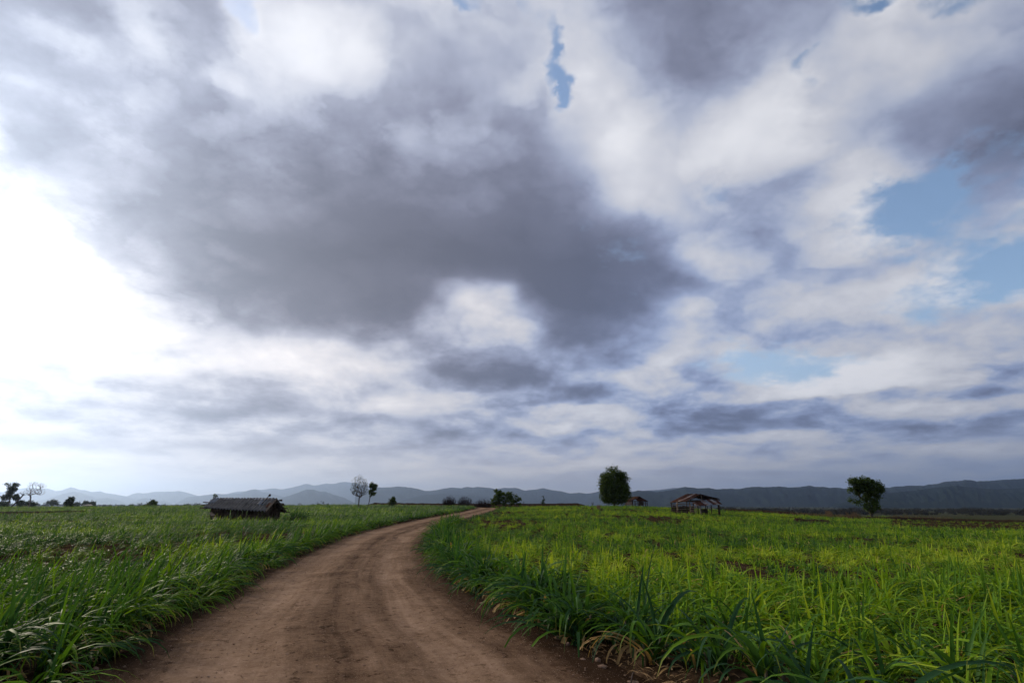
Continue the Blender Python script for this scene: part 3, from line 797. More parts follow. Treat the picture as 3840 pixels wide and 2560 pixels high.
def instancer_tree():
    g = bpy.data.node_groups.new('grow_cane', 'GeometryNodeTree')
    g.interface.new_socket('Geometry', in_out='INPUT', socket_type='NodeSocketGeometry'); g.interface.new_socket('Geometry', in_out='OUTPUT', socket_type='NodeSocketGeometry')
    N, L = g.nodes, g.links
    i, o = N.new('NodeGroupInput'), N.new('NodeGroupOutput')
    ip = N.new('GeometryNodeInstanceOnPoints'); ci = N.new('GeometryNodeCollectionInfo')
    ci.inputs['Collection'].default_value = TUFT; ci.inputs['Separate Children'].default_value = True; ci.inputs['Reset Children'].default_value = True
    ip.inputs['Pick Instance'].default_value = True
    def attr(nm, typ):
        a = N.new('GeometryNodeInputNamedAttribute'); a.data_type = typ; a.inputs['Name'].default_value = nm; return a.outputs['Attribute']
    L.new(i.outputs[0], ip.inputs['Points']); L.new(ci.outputs[0], ip.inputs['Instance'])
    L.new(attr('variant', 'INT'), ip.inputs['Instance Index']); L.new(attr('turn', 'FLOAT_VECTOR'), ip.inputs['Rotation']); L.new(attr('size', 'FLOAT_VECTOR'), ip.inputs['Scale'])
    L.new(ip.outputs[0], o.inputs[0])
    return g
GROW = instancer_tree()
def field_object(name, sel):
    V = np.concatenate([p[0][sel(p[5])] for p in PK]); zr = np.concatenate([p[1][sel(p[5])] for p in PK]); sc = np.concatenate([p[2][sel(p[5])] for p in PK])
    vi = np.concatenate([p[3][sel(p[5])] for p in PK]); ti = np.concatenate([p[4][sel(p[5])] for p in PK]); n = len(V)
    me = bpy.data.meshes.new(name); me.vertices.add(n); me.vertices.foreach_set('co', V.astype(np.float32).ravel()); me.update()
    vattr(me, 'turn', np.column_stack([rng.uniform(-.08, .08, n), rng.uniform(-.08, .08, n), zr])); vattr(me, 'size', np.column_stack([sc, sc, sc * rng.uniform(.85, 1.15, n)]))
    a = me.attributes.new('variant', 'INT', 'POINT'); a.data.foreach_set('value', vi.astype(np.int32))
    a = me.attributes.new('tint', 'FLOAT', 'POINT'); a.data.foreach_set('value', ti.astype(np.float32))
    o = link(name, me); md = o.modifiers.new('grow', 'NODES'); md.node_group = GROW
    print('FIELD', name, n)
    return kind(o, 'stuff')
tag(field_object('cane_field', lambda r: ~r), 'wind-bent green young sugarcane covering the field around the grey hut', 'cane field')
tag(field_object('cane_field', lambda r: r), 'yellow-green young sugarcane in rows covering the field around the rusty sheds', 'cane field')

# ------------------------------------------------------------------ trees
def grow(starts, att, r, wob=.10, down=.7, steps=3):
    """branch skeleton: every attractor is joined to the best node below it; returns nodes, parents"""
    nodes = [np.array(p, float) for p in starts[0]]; par = [-1] + list(range(len(nodes) - 1))
    for extra in starts[1:]:
        b = len(nodes)
        for i, p in enumerate(extra): nodes.append(np.array(p, float)); par.append(-1 if i == 0 else b + i - 1)
    root = nodes[min(2, len(nodes) - 1)]
    att = sorted(att, key=lambda a: np.linalg.norm(a - root))
    for a in att:
        N = np.array(nodes); dv = a - N; d = np.linalg.norm(dv, axis=1) + 1e-6
        cost = d * (1 + down * np.clip(-dv[:, 2] / d + .15, 0, 2)); cost[0] *= 1.6
        j = int(np.argmin(cost)); p0 = nodes[j]; L = d[j]
        mid_off = np.array([r.gauss(0, wob * L), r.gauss(0, wob * L), abs(r.gauss(0, wob * L)) - .08 * L])
        last = j
        for k in range(1, steps + 1):
            t = k / steps
            nodes.append(p0 + (a - p0) * t + mid_off * math.sin(math.pi * t)); par.append(last); last = len(nodes) - 1
    return np.array(nodes), par
def skeleton_mesh(name, nodes, par, r_tip, r_max, power=.5, sides=5):
    cnt = np.zeros(len(nodes)); kids = [0] * len(nodes)
    for p in par:
        if p >= 0: kids[p] += 1
    for i in range(len(nodes)):
        if kids[i] == 0: cnt[i] += 1
    for i in range(len(nodes) - 1, -1, -1):
        if par[i] >= 0: cnt[par[i]] += cnt[i]
    rad = np.minimum(r_max, r_tip * np.maximum(cnt, 1) ** power)
    V, F = [], []
    for i, p in enumerate(par):
        if p < 0: continue
        a, b = nodes[p], nodes[i]; d = b - a; L = np.linalg.norm(d)
        if L < 1e-5: continue
        d /= L; u = np.cross(d, [0, 0, 1.] if abs(d[2]) < .9 else [1., 0, 0]); u /= np.linalg.norm(u); w = np.cross(d, u)
        ra = min(rad[p], rad[i] * 1.35); rb = rad[i]; k = sides if ra > r_tip * 3 else 3; o = len(V)
        for q, rr in ((a - d * ra * .3, ra), (b, rb)):
            for s in range(k): V.append(q + rr * (math.cos(6.2832 * s / k) * u + math.sin(6.2832 * s / k) * w))
        for s in range(k): F.append((o + s, o + (s + 1) % k, o + k + (s + 1) % k, o + k + s))
        if kids[i] == 0: F.append(tuple(o + k + s for s in range(k)))
    return mesh(name, V, F, True)
def leaf_cloud(name, centres, per, spread, size, r, material=None, droop=0.):
    c = np.repeat(np.asarray(centres), per, 0); n = len(c)
    c = c + r.normal(0, 1, (n, 3)) * np.asarray(spread)
    d = r.normal(0, 1, (n, 3)); d[:, 2] -= droop; d /= np.linalg.norm(d, axis=1)[:, None]
    u = np.cross(d, r.normal(0, 1, (n, 3))); u /= np.linalg.norm(u, axis=1)[:, None] + 1e-9
    s = size * r.uniform(.6, 1.3, n)[:, None]
    nn = np.cross(d, u)
    V = np.stack([c - d * s * .5, c + u * s * .28 + nn * s * .06, c + d * s * .5, c - u * s * .28 + nn * s * .06], 1).reshape(-1, 3)
    F = np.arange(n * 4).reshape(-1, 4)
    me = mesh(name, V, F); age = np.repeat(r.uniform(0, .93, n), 4)
    # lighter young leaves come in sprays, so neighbours share an age
    age = np.clip(.55 * age + .45 * np.repeat(np.repeat(r.uniform(0, .93, len(centres)), per), 4), 0, .89)
    vattr(me, 'age', np.column_stack([age, np.tile([0, .5, .7, .5], n), age * 0])); me.materials.append(material or M_TREE)
    return me
def fill(blobs, D, n, r, deep=.8, edge_bias=.12):
    """points spread through ellipses given in photo pixels at distance D"""
    ar = np.array([b[2] * b[3] for b in blobs], float); ar /= ar.sum(); out = []
    for _ in range(n):
        b = blobs[r.choice(len(blobs), p=ar)]
        while True:
            q = r.uniform(-1, 1, 3)
            if .0 < q @ q <= 1: break
        q = q * (q @ q) ** -edge_bias
        p = at(b[0] + b[2] * q[0], b[1] + b[3] * q[1], D)
        p[1] += q[2] * deep * .5 * (b[2] + b[3]) * D / 2250; out.append(p)
    return out
def tree(name, label, cat, D, trunk, blobs, n=120, per=20, leaf=.2, spread=.3, tint=.5, bark=None, r_tip=.012, r_max=.2, group=None, seed=1, power=.5, wob=.10, stems=None, deep=.8, lmat=None, parts=('trunk', 'crown'), down=.7, droop=.2):
    r = random.Random(seed); rn = np.random.default_rng(seed)
    base = foot(trunk[0][0], D); base[2] -= .05
    tr = [base] + [at(px, py, D) + np.array([0, r.gauss(0, .05), 0]) for px, py in trunk[1:]]
    tr2 = []
    for a, b in zip(tr[:-1], tr[1:]):
        for t in np.linspace(0, 1, 4, endpoint=False): tr2.append(a + (b - a) * t)
    tr2.append(tr[-1])
    starts = [tr2]
    for sx, hx, hy in (stems or []):
        b = foot(sx, D); b[1] += r.uniform(-.6, .6); starts.append([b, (b + at(hx, hy, D)) / 2, at(hx, hy, D)])
    att = fill(blobs, D, n, rn, deep, .0 if not per or per < 4 else .12)
    nodes, par = grow(starts, att, r, wob, down)
    o = thing(name, base, label, cat, group)
    link(parts[0], skeleton_mesh(parts[0], nodes - base, par, r_tip, r_max, power), bark or M_BARK, o)
    if per:
        c = link(parts[1], leaf_cloud(parts[1], np.array(att) - base, per, spread, leaf, rn, lmat, droop), None, o); c['tint'] = tint
    return o

tree('shade_tree', 'tall dense round-crowned dark green tree beside the small shed', 'tree', 118, [(2303, 1893), (2303, 1872), (2302, 1840)],
     [(2303, 1787, 46, 38), (2270, 1810, 24, 38), (2336, 1812, 24, 42), (2303, 1836, 58, 34), (2303, 1815, 40, 46), (2275, 1856, 26, 26), (2335, 1858, 30, 26), (2303, 1874, 40, 14)],
     n=800, per=34, leaf=.27, spread=.24, tint=.55, r_tip=.012, r_max=.35, seed=3, droop=.6)
tree('open_crowned_tree', 'lone dark leafy tree with forked trunk on the bare earth strip', 'tree', 92, [(3265, 1942), (3262, 1915), (3252, 1885), (3240, 1850)],
     [(3207, 1806, 23, 15), (3244, 1804, 24, 14), (3275, 1820, 24, 18), (3299, 1834, 13, 13), (3228, 1830, 26, 15), (3191, 1834, 8, 7), (3214, 1850, 14, 7), (3268, 1851, 24, 14), (3291, 1864, 10, 8),
      (3194, 1875, 8, 4), (3215, 1882, 8, 5), (3243, 1868, 12, 8), (3277, 1880, 15, 11), (3254, 1897, 16, 9), (3289, 1900, 9, 8), (3270, 1912, 12, 6)],
     n=330, per=28, leaf=.27, spread=.20, tint=.5, r_tip=.02, r_max=.19, seed=5, stems=[(3268, 3272, 1890)])
tree('bare_tree', 'slim nearly leafless tree with egg-shaped twiggy crown by the leaning sapling', 'tree', 105, [(1345, 1895), (1346, 1872), (1348, 1845), (1349, 1815)],
     [(1349, 1815, 31, 32), (1333, 1832, 20, 24), (1366, 1832, 18, 24), (1350, 1788, 9, 10), (1325, 1838, 11, 14), (1372, 1812, 10, 14), (1349, 1848, 26, 12)],
     n=1000, per=2, leaf=.11, spread=.06, tint=.2, bark=M_TWIG, r_tip=.009, r_max=.10, seed=8, wob=.05, down=1.6)
tree('leaning_sapling', 'small leafy sapling leaning beside the slim bare tree', 'tree', 105, [(1380, 1895), (1387, 1868), (1393, 1848), (1400, 1826)],
     [(1398, 1819, 13, 9), (1404, 1829, 10, 8), (1393, 1838, 8, 9), (1397, 1850, 11, 7), (1390, 1860, 4, 5), (1408, 1807, 4, 3), (1411, 1820, 5, 4)],
     n=85, per=20, leaf=.24, spread=.12, tint=.5, r_tip=.014, r_max=.07, seed=9)
tree('bush', 'small leafy bush on the field crest past the leaning sapling', 'bush', 112, [(1471, 1896), (1472, 1880)],
     [(1472, 1876, 9, 8), (1467, 1886, 9, 7), (1479, 1883, 7, 6), (1476, 1868, 4, 4)], n=60, per=20, leaf=.26, spread=.14, tint=.5, seed=10, parts=('stem', 'foliage'))
M_THORN = mat('purple_twig', [(.022, .015, .016), (.048, .034, .036)], 9, 3, .9); M_WITHER = mat('withered_leaf', [(.018, .012, .011), (.042, .030, .024)], 9, 2, .9)
def thorn_bush(px, hw, top, lab, seed, D=127):
    r = random.Random(seed); base = foot(px, D); mpp = D / 2240; W_, H_ = hw * mpp, at(px, top, D)[2] - base[2]
    o = thing('thorn_bush', base, lab, 'bush', 'bare bushes at the road bend'); parts, lc = [], []
    for i in range(210):
        a = r.uniform(0, 6.28); q = math.sqrt(r.random()); bx, by = .55 * W_ * q * math.cos(a), .45 * W_ * q * math.sin(a); h = H_ * r.uniform(.45, 1.08) * (1 - .35 * q * q)
        tx, ty = bx * 1.75 + r.gauss(0, .2), by * 1.6 + r.gauss(0, .2); b = np.array([bx, by, -.1]); t = np.array([tx, ty, h]); m = (b + t) / 2 + np.array([r.gauss(0, .08), r.gauss(0, .08), .06 * h])
        parts.append(tube([b, m, t], [.022, .017, .009], 3, False)); lc += [m, b * .4 + m * .6]
        for k in range(3):
            f = r.uniform(.35, .9); p = m + (t - m) * f if f > .5 else b + (m - b) * 2 * f; e = p + np.array([r.gauss(0, .16), r.gauss(0, .16), r.uniform(.12, .42)])
            parts.append(tube([p, e], [.012, .006], 3, False))
    link('twigs', mesh('twigs', *merge(parts), True), M_THORN, o)
    c = link('foliage', leaf_cloud('foliage', np.array(lc), 5, .12, .12, np.random.default_rng(seed), M_WITHER), None, o)
thorn_bush(1684, 29, 1858, 'bare purple-brown thorn bush at the outer end of the roadside row', 20)
thorn_bush(1744, 33, 1860, 'bare purple-brown thorn bush in the middle of the roadside row', 21)
thorn_bush(1812, 40, 1870, 'low bare brown thorn bush beside the broad-leaved bush', 22)
tree('broad_leaved_bush', 'wide green bush of big leaves at the end of the dirt road', 'bush', 122, [(1895, 1900), (1893, 1885), (1890, 1870)],
     [(1865, 1842, 10, 10), (1878, 1858, 24, 17), (1905, 1855, 18, 12), (1930, 1868, 18, 11), (1946, 1870, 7, 6), (1858, 1876, 17, 17), (1905, 1880, 36, 15), (1946, 1889, 7, 5)],
     n=190, per=9, leaf=.46, spread=.17, tint=.5, r_tip=.015, r_max=.08, seed=30, stems=[(1875, 1868, 1868), (1915, 1925, 1880)], parts=('stems', 'foliage'))
tree('thin_shrub', 'thin upright shrub alone on the dark ploughed crest', 'shrub', 133, [(2037, 1896), (2037, 1878), (2037, 1860)],
     [(2037, 1861, 2, 3), (2037, 1872, 6, 6), (2035, 1883, 5, 6), (2040, 1888, 5, 4)], n=40, per=9, leaf=.2, spread=.07, tint=.2, seed=31, parts=('stem', 'foliage'))
for i, (px, top, lab) in enumerate(((1964, 1880, 'dead brown weed stalks next to the broad-leaved bush'), (2222, 1880, 'dead brown weed stalks near the round-crowned tree'), (1978, 1888, 'low dead weed between the bushes and the thin shrub'))):
    tree('dead_weed', lab, 'weed', 130, [(px, 1896), (px, (top + 1895) / 2)], [(px, (top + 1893) / 2, 5, (1893 - top) / 2 + 1)], n=34, per=3, leaf=.08, spread=.05, tint=0, bark=M_TWIG, r_tip=.012, r_max=.03, seed=33 + i, down=1.6, parts=('stalks', 'seed_heads'), lmat=M_WITHER)
# the far corner of the left field
tree('wind_shaped_tree', 'ragged leafy tree with patchy crown next to the leaning dead trunk', 'tree', 190, [(30, 1906), (36, 1880), (39, 1852), (46, 1825)],
     [(30, 1816, 9, 4), (58, 1819, 12, 6), (45, 1830, 17, 8), (39, 1844, 11, 8), (33, 1856, 8, 7), (18, 1865, 13, 6), (42, 1862, 7, 5)], n=120, per=20, leaf=.42, spread=.28, tint=.15, r_tip=.03, r_max=.24, seed=41, bark=M_BARK)
tree('dead_leaning_tree', 'leaning dead trunk with bare twigs beside the ragged tree', 'tree', 189, [(40, 1907), (64, 1880), (88, 1854)],
     [(84, 1846, 14, 8), (92, 1850, 10, 8)], n=60, per=0, r_tip=.02, r_max=.34, seed=42, bark=M_BARK, power=.75)
tree('spreading_bare_tree', 'large spreading leafless tree with pale twigs in the far field corner', 'tree', 192, [(109, 1904), (111, 1885), (114, 1870)],
     [(135, 1823, 32, 20), (118, 1838, 24, 15), (150, 1842, 22, 13), (110, 1850, 14, 8), (160, 1820, 14, 12), (124, 1812, 16, 9)], n=620, per=0, r_tip=.016, r_max=.22, seed=43, bark=M_PALE, wob=.06, down=1.3)
for i, (px, py, hw, hh, lab) in enumerate(((14, 1888, 17, 11, 'low bush under the ragged tree'), (76, 1888, 14, 9, 'rounded bush between the dead trunk and the spreading bare tree'), (114, 1889, 18, 8, 'scrubby bush around the foot of the spreading bare tree'), (61, 1864, 7, 9, 'leafy shoot hanging on the leaning dead trunk'))):
    tree('bush', lab, 'bush', 191 + i, [(px, 1906), (px, 1895)], [(px, py, hw, hh)], n=46, per=20, leaf=.42, spread=.3, tint=.12, r_tip=.03, r_max=.08, seed=45 + i, parts=('stem', 'foliage'), group='bushes in the far field corner')
tree('windswept_tree', 'small dense tree swept to one side at the far field edge', 'tree', 160, [(252, 1904), (256, 1888), (262, 1875)],
     [(269, 1869, 9, 5), (264, 1878, 12, 7), (254, 1886, 10, 8), (262, 1893, 13, 6)], n=100, per=22, leaf=.34, spread=.2, tint=.08, r_tip=.02, r_max=.12, seed=50)
tree('bush', 'rounded green bush with a low tail at the far field edge', 'bush', 150, [(573, 1905), (573, 1893)],
     [(575, 1886, 13, 10), (563, 1893, 12, 8), (546, 1898, 9, 5), (535, 1901, 6, 3)], n=110, per=22, leaf=.3, spread=.2, tint=.55, r_tip=.02, r_max=.08, seed=51, parts=('stem', 'foliage'))
tree('leafy_treetop', 'small tree whose top shows over the grey hut roof', 'tree', 76, [(806, 1912), (807, 1880), (808, 1858)],
     [(808, 1855, 7, 6), (802, 1862, 6, 3), (813, 1861, 5, 4), (809, 1850, 3, 2)], n=18, per=5, leaf=.17, spread=.05, tint=.6, r_tip=.012, r_max=.05, seed=52)
for i, (px, py, hw, hh, D, lab) in enumerate(((197, 1884, 20, 8, 420, 'broad hazy tree standing on the plain past the bare tree'), (288, 1892, 9, 6, 430, 'small hazy tree on the plain next to the low dark barn'), (322, 1887, 8, 5, 395, 'hazy tree behind the low dark barn roof'), (346, 1889, 9, 5, 400, 'hazy tree behind the low dark barn end'))):
    tree('plain_tree', lab, 'tree', D, [(px, 1904), (px, py + 3)], [(px, py, hw, hh), (px + hw * .3, py - hh * .3, hw * .5, hh * .7)], n=70, per=22, leaf=.8, spread=.5, tint=.05, r_tip=.05, r_max=.3, seed=55 + i, group='trees on the plain')
# dense dark tussock by the grey hut
for i, (px, D) in enumerate(((1092, 49), (1108, 48), (1126, 49.5))):
    p = foot(px, D); o = thing('dark_tussock', p, 'dark green grass tussock taller than the cane beside the grey hut', 'grass tussock', 'dark tussocks by the grey hut')
    for j in range(4):
        f = link('foliage', pr.choice(FOLI['l']), None, o); f.rotation_euler = (0, 0, pr.uniform(-.7, .7)); f.scale = [pr.uniform(1.5, 1.9)] * 3; f.location = (pr.uniform(-.35, .35), pr.uniform(-.3, .3), 0); f['tint'] = .0
    link('stalk', pr.choice(STALK), None, o).scale = (2.2, 2.2, 1.6)

# woods far out on the plain
def woodland(name, label, px0, px1, D0, D1, n, h, seed):
    rn = np.random.default_rng(seed); cs = []
    for _ in range(n):
        D = rn.uniform(D0, D1); px = rn.uniform(px0, px1); p = foot(px, D); s = h * rn.uniform(.35, 1.15) * (.7 + .6 * vnoise(np.array([px * .02]), np.array([seed]))[0])
        k = 26; q = rn.normal(0, 1, (k, 3)); q /= np.linalg.norm(q, axis=1)[:, None]; q *= rn.uniform(.3, 1, (k, 1))
        cs.append(p + np.array([0, 0, s * .5]) + q * np.array([s * .75, s * .75, s * .5]))
    o = link(name, leaf_cloud(name, np.concatenate(cs), 4, h * .1, h * .26, rn, M_WOODS))
    return kind(tag(o, label, 'woodland'), 'stuff')
woodland('far_woodland', 'hazy line of trees across the plain before the pale mountains', -300, 1250, 900, 2600, 520, 7.5, 61)
woodland('far_woodland', 'dark line of woods below the dark blue mountain', 2700, 4400, 600, 1300, 800, 6.0, 62)
woodland('far_woodland', 'thin line of trees on the plain below the middle mountains', 1250, 3300, 1600, 3200, 300, 6.0, 63)

# dry grass on the crest towards the lone tree
def dry_grass():
    V, F = [], []
    r = random.Random(70)
    for i in range(900):
        px = r.choice([r.gauss(3170, 35), r.uniform(2960, 3240), r.gauss(3105, 5), r.uniform(3330, 3560), r.uniform(2240, 2250)]); D = 95 + r.uniform(-3, 4)
        if px > 3300: D = 97 + r.uniform(-2, 4)
        p = foot(px, D); h = r.uniform(.35, 1.0) * (1.25 if abs(px - 3105) < 12 or abs(px - 3195) < 25 else .8); dx, dy = r.gauss(-.12, .22) * h, r.gauss(0, .2) * h; w = r.uniform(.02, .035); o = len(V)
        V += [p + np.array([-w, 0, 0]), p + np.array([w, 0, 0]), p + np.array([dx * .4 + w * .7, dy * .4, h * .6]), p + np.array([dx * .4 - w * .7, dy * .4, h * .6]), p + np.array([dx, dy, h])]
        F += [(o, o + 1, o + 2, o + 3), (o + 3, o + 2, o + 4)]
    return kind(tag(link('dry_grass', mesh('dry_grass', V, F), M_STRAW), 'pale dry grass along the crest towards the lone forked tree', 'grass'), 'stuff')
dry_grass()

# ------------------------------------------------------------------ grey hut
def part(name, parent):
    e = bpy.data.objects.new(name, None); e.empty_display_size = .2; COL.objects.link(e); e.parent = parent; return e
def lerp(a, b, t): return a + (b - a) * t
def quad(c, u, v): return lerp(lerp(c[0], c[1], u), lerp(c[3], c[2], u), v)
def roof(c, cols, tiers, pick, parent, origin, waves, amp, jit=.012, name='roof_sheet', over=.03):
    for ti, (v0, v1) in enumerate(tiers):
        for k in range(cols):
            m, dv, du = pick(ti, k)
            if m is None: continue
            u0, u1 = k / cols - .004 + du, (k + 1) / cols + .004 + du
            q = [quad(c, u0, v0 + dv), quad(c, u1, v0 + dv), quad(c, u1, v1 + dv), quad(c, u0, v1 + dv)]
            up = np.array([0, 0, over * (len(tiers) - 1 - ti) + pr.uniform(0, .012)])
            q = [p + up + rng.normal(0, jit, 3) for p in q]
            sheet(name, q, m, parent, origin, waves, amp)
def grey_hut():
    rL, rR = at(808, 1868, 53.4), at(1037, 1869, 50.6); eL, eR = at(763, 1903, 51.9), at(996, 1916, 48.5); bL, bR = at(846, 1905, 55.8), at(1072, 1918, 52.6)
    cx, cy = (eL + eR + bL + bR)[:2] / 4
    og = np.array([cx, cy, gz(cx, cy)])
    o = thing('grey_hut', og, 'low ruined wooden hut with grey corrugated roof in the cane', 'hut')
    front, back = [rL, rR, eR, eL], [rR, rL, bL, bR]
    R_, F_, W_ = part('roof', o), part('roof_frame', o), part('wall', o)
    def pk(ti, k):
        if ti == 0 and k == 0: return M_ZINC, -.02, -.012
        if ti == 0 and k == 8: return M_ZINC, .01, 0
        if ti == 1 and k == 9: return M_CEM, .0, .004
        if ti == 0 and k == 9: return M_CEM, .0, 0
        return M_CEM, pr.uniform(-.004, .004), 0
    roof(front, 10, [(0, .56), (.52, 1.0)], pk, R_, og, 2, .085, .004)
    roof(back, 8, [(0, 1.0)], lambda t, k: ((M_CEM, M_CEM, M_ZINC)[k % 3], pr.uniform(-.02, .02), 0), R_, og, 3, .04)
    n = np.cross(rR - rL, eL - rL); n /= np.linalg.norm(n); n *= np.sign(n[2])
    for u0, u1, m in ((.16, .30, M_ZINC), (.66, .80, M_ZINC), (.80, .97, M_CEM)):       # ridge capping
        a, b = lerp(rL, rR, u0), lerp(rL, rR, u1); up = np.array([0, 0, .06])
        f = quad(front, u0, .13) - a; g = quad(back, 1 - u0, .13) - a
        V = [a + f + n * .05, b + f + n * .05, b + up, a + up, b + g + n * 0 + [0, 0, .05], a + g + [0, 0, .05]]
        V = V + [p - np.array([0, 0, .012]) for p in V]
        F = [(0, 1, 2, 3), (3, 2, 4, 5), (9, 8, 7, 6), (11, 10, 8, 9), (0, 6, 7, 1), (5, 4, 10, 11), (0, 3, 9, 6), (3, 5, 11, 9), (1, 7, 8, 2), (2, 8, 10, 4)]
        link('ridge_cap', mesh('ridge_cap', [p - og for p in V], F), m, R_)
    # rust streaked patch near the gable edge
    q = [quad(front, .955, .40), quad(front, .995, .38), quad(front, .995, .74), quad(front, .955, .76)]
    sheet('patch_sheet', [p + n * .075 for p in q], M_RUST, R_, og, 1, .03)
    # purlins run out beyond the roof at both ends
    for v, x0, x1 in ((.06, -.075, 1.03), (.33, -.15, 1.02), (.62, -.12, 1.03), (.93, -.085, 1.02)):
        pole('purlin', quad(front, x0, v) - n * .09, quad(front, x1, v) - n * .09, .045, M_WOOD, F_, og, bend=.006)
        pole('purlin', quad(back, 1 - x0 - .1, v) - np.array([0, 0, .1]), quad(back, 1 - x1 - .05, v) - np.array([0, 0, .1]), .045, M_WOOD, F_, og, bend=.006)
    for u in (.01, .25, .5, .75, .99):
        pole('rafter', quad(front, u, .01) - n * .15, quad(front, u, .97) - n * .15, .045, M_WOOD, F_, og, bend=.01)
        pole('rafter', quad(back, 1 - u, .01) - [0, 0, .16], quad(back, 1 - u, .97) - [0, 0, .16], .045, M_WOOD, F_, og, bend=.01)
    plank('barge_board', quad(front, 1.004, .0) + n * .02, quad(front, 1.004, 1.0) + n * .02, n, .14, .03, M_WOODL, o, og)
    # crooked pole lying on the roof, with a knot at its top
    a, b = quad(front, .86, .52) + n * .09, quad(front, .885, -.04) + n * .12 + np.array([0, 0, .12])
    pole('roof_pole', a, b, .04, M_WOOD, o, og)
    link('knot', mesh('knot', *tube([b - og + [0, 0, -.08], b - og + [.03, 0, 0], b - og + [.05, 0, .12]], [.05, .11, .05], 6), True), M_WOOD, o)
    # walls
    def plan(u, v, slope):          # ground plan point inset under a slope
        return quad(slope, u, v)
    fL, fR = plan(.10, .74, front), plan(.955, .74, front); kL, kR = plan(.90, .72, back), plan(.045, .72, back)
    def g3(p): return np.array([p[0], p[1], gz(p[0], p[1]) - .1])
    def wall(a, b, npl, top_drop, miss, m=M_WOOD):
        d = (b - a); d[2] = 0; d /= np.linalg.norm(d)
        for k in range(npl):
            if pr.random() < miss: continue
            t = (k + .5) / npl; p = lerp(a, b, t); w = np.linalg.norm((b - a)[:2]) / npl
            top = p + np.array([pr.uniform(-.03, .03), 0, -top_drop - pr.uniform(0, .1)]); bot = g3(p)
            plank('wall_board', bot, top, d, w * pr.uniform(.82, .98), .025, m, W_, og)
    wall(fL.copy(), fR.copy(), 34, .12, .06); wall(kL.copy(), kR.copy(), 30, .12, .12)
    # gable end: vertical boards below, horizontal ones above
    wall(fR.copy() - [0, 0, .28], kR.copy() - [0, 0, .28], 13, .05, .0)
    for h in (-.05, -.2, -.36): plank('wall_board', lerp(fR, kR, -.03) + [0, 0, h], lerp(fR, kR, pr.uniform(.96, 1.03)) + [0, 0, h], [0, 0, 1], .13, .025, M_WOOD, W_, og)
    for t in (.3, .62): pole('gable_post', g3(lerp(fR, kR, t)), lerp(rR, quad(front, .97, .3), abs(t - .5)) - [0, 0, .2], .05, M_WOOD, o, og)
    for h in (-.1, -.3, -.55, -.85): plank('wall_board', lerp(fL, kL, -.02) + [0, 0, h], lerp(fL, kL, pr.uniform(.7, 1)) + [0, 0, h + pr.uniform(-.1, .1)], [0, 0, 1], .16, .025, M_WOOD, W_, og)
    for u in (.0, .22, .45, .7, 1.0):
        p = lerp(fL, fR, u); fwd = (eL - rL) * .03; pole('post', g3(p) + fwd * [1, 1, 0], p + fwd * [1, 1, 0] - [0, 0, .06], .06, M_WOOD, o, og)
    # loose timber leaning on the front
    plank('leaning_board', at(813, 1957, 50.4), at(788, 1921, 51.2), [1, 0, 0], .22, .04, M_WOODL, o, og)
    plank('leaning_board', at(818, 1957, 50.5), at(800, 1926, 51.1), [1, 0, 0], .10, .04, M_WOODL, o, og)
    for a, b in (((805, 1934, 50.6), (856, 1926, 50.1)), ((879, 1942, 49.6), (924, 1923, 49.4)), ((777, 1936, 50.9), (812, 1934, 50.6)), ((790, 1912, 51.3), (832, 1915, 50.7)), ((925, 1932, 49.2), (985, 1938, 48.6))):
        pole('loose_rail', at(*a), at(*b), .04, M_WOOD, o, og)
    # sheet hanging down from the back eave at the gable
    hs = [at(1037, 1891, 52.0), at(1060, 1897, 52.6), at(1076, 1920, 52.7), at(1043, 1917, 52.1)]
    sheet('hanging_sheet', hs, M_RUST, o, og, 3, .03)
    for a, b in (((1046, 1875, 51.2), (1058, 1873, 51.5)), ((1050, 1886, 51.6), (1066, 1888, 51.8)), ((1052, 1893, 51.8), (1070, 1894, 52.0))): pole('purlin', at(*a), at(*b), .045, M_WOOD, F_, og)
grey_hut()

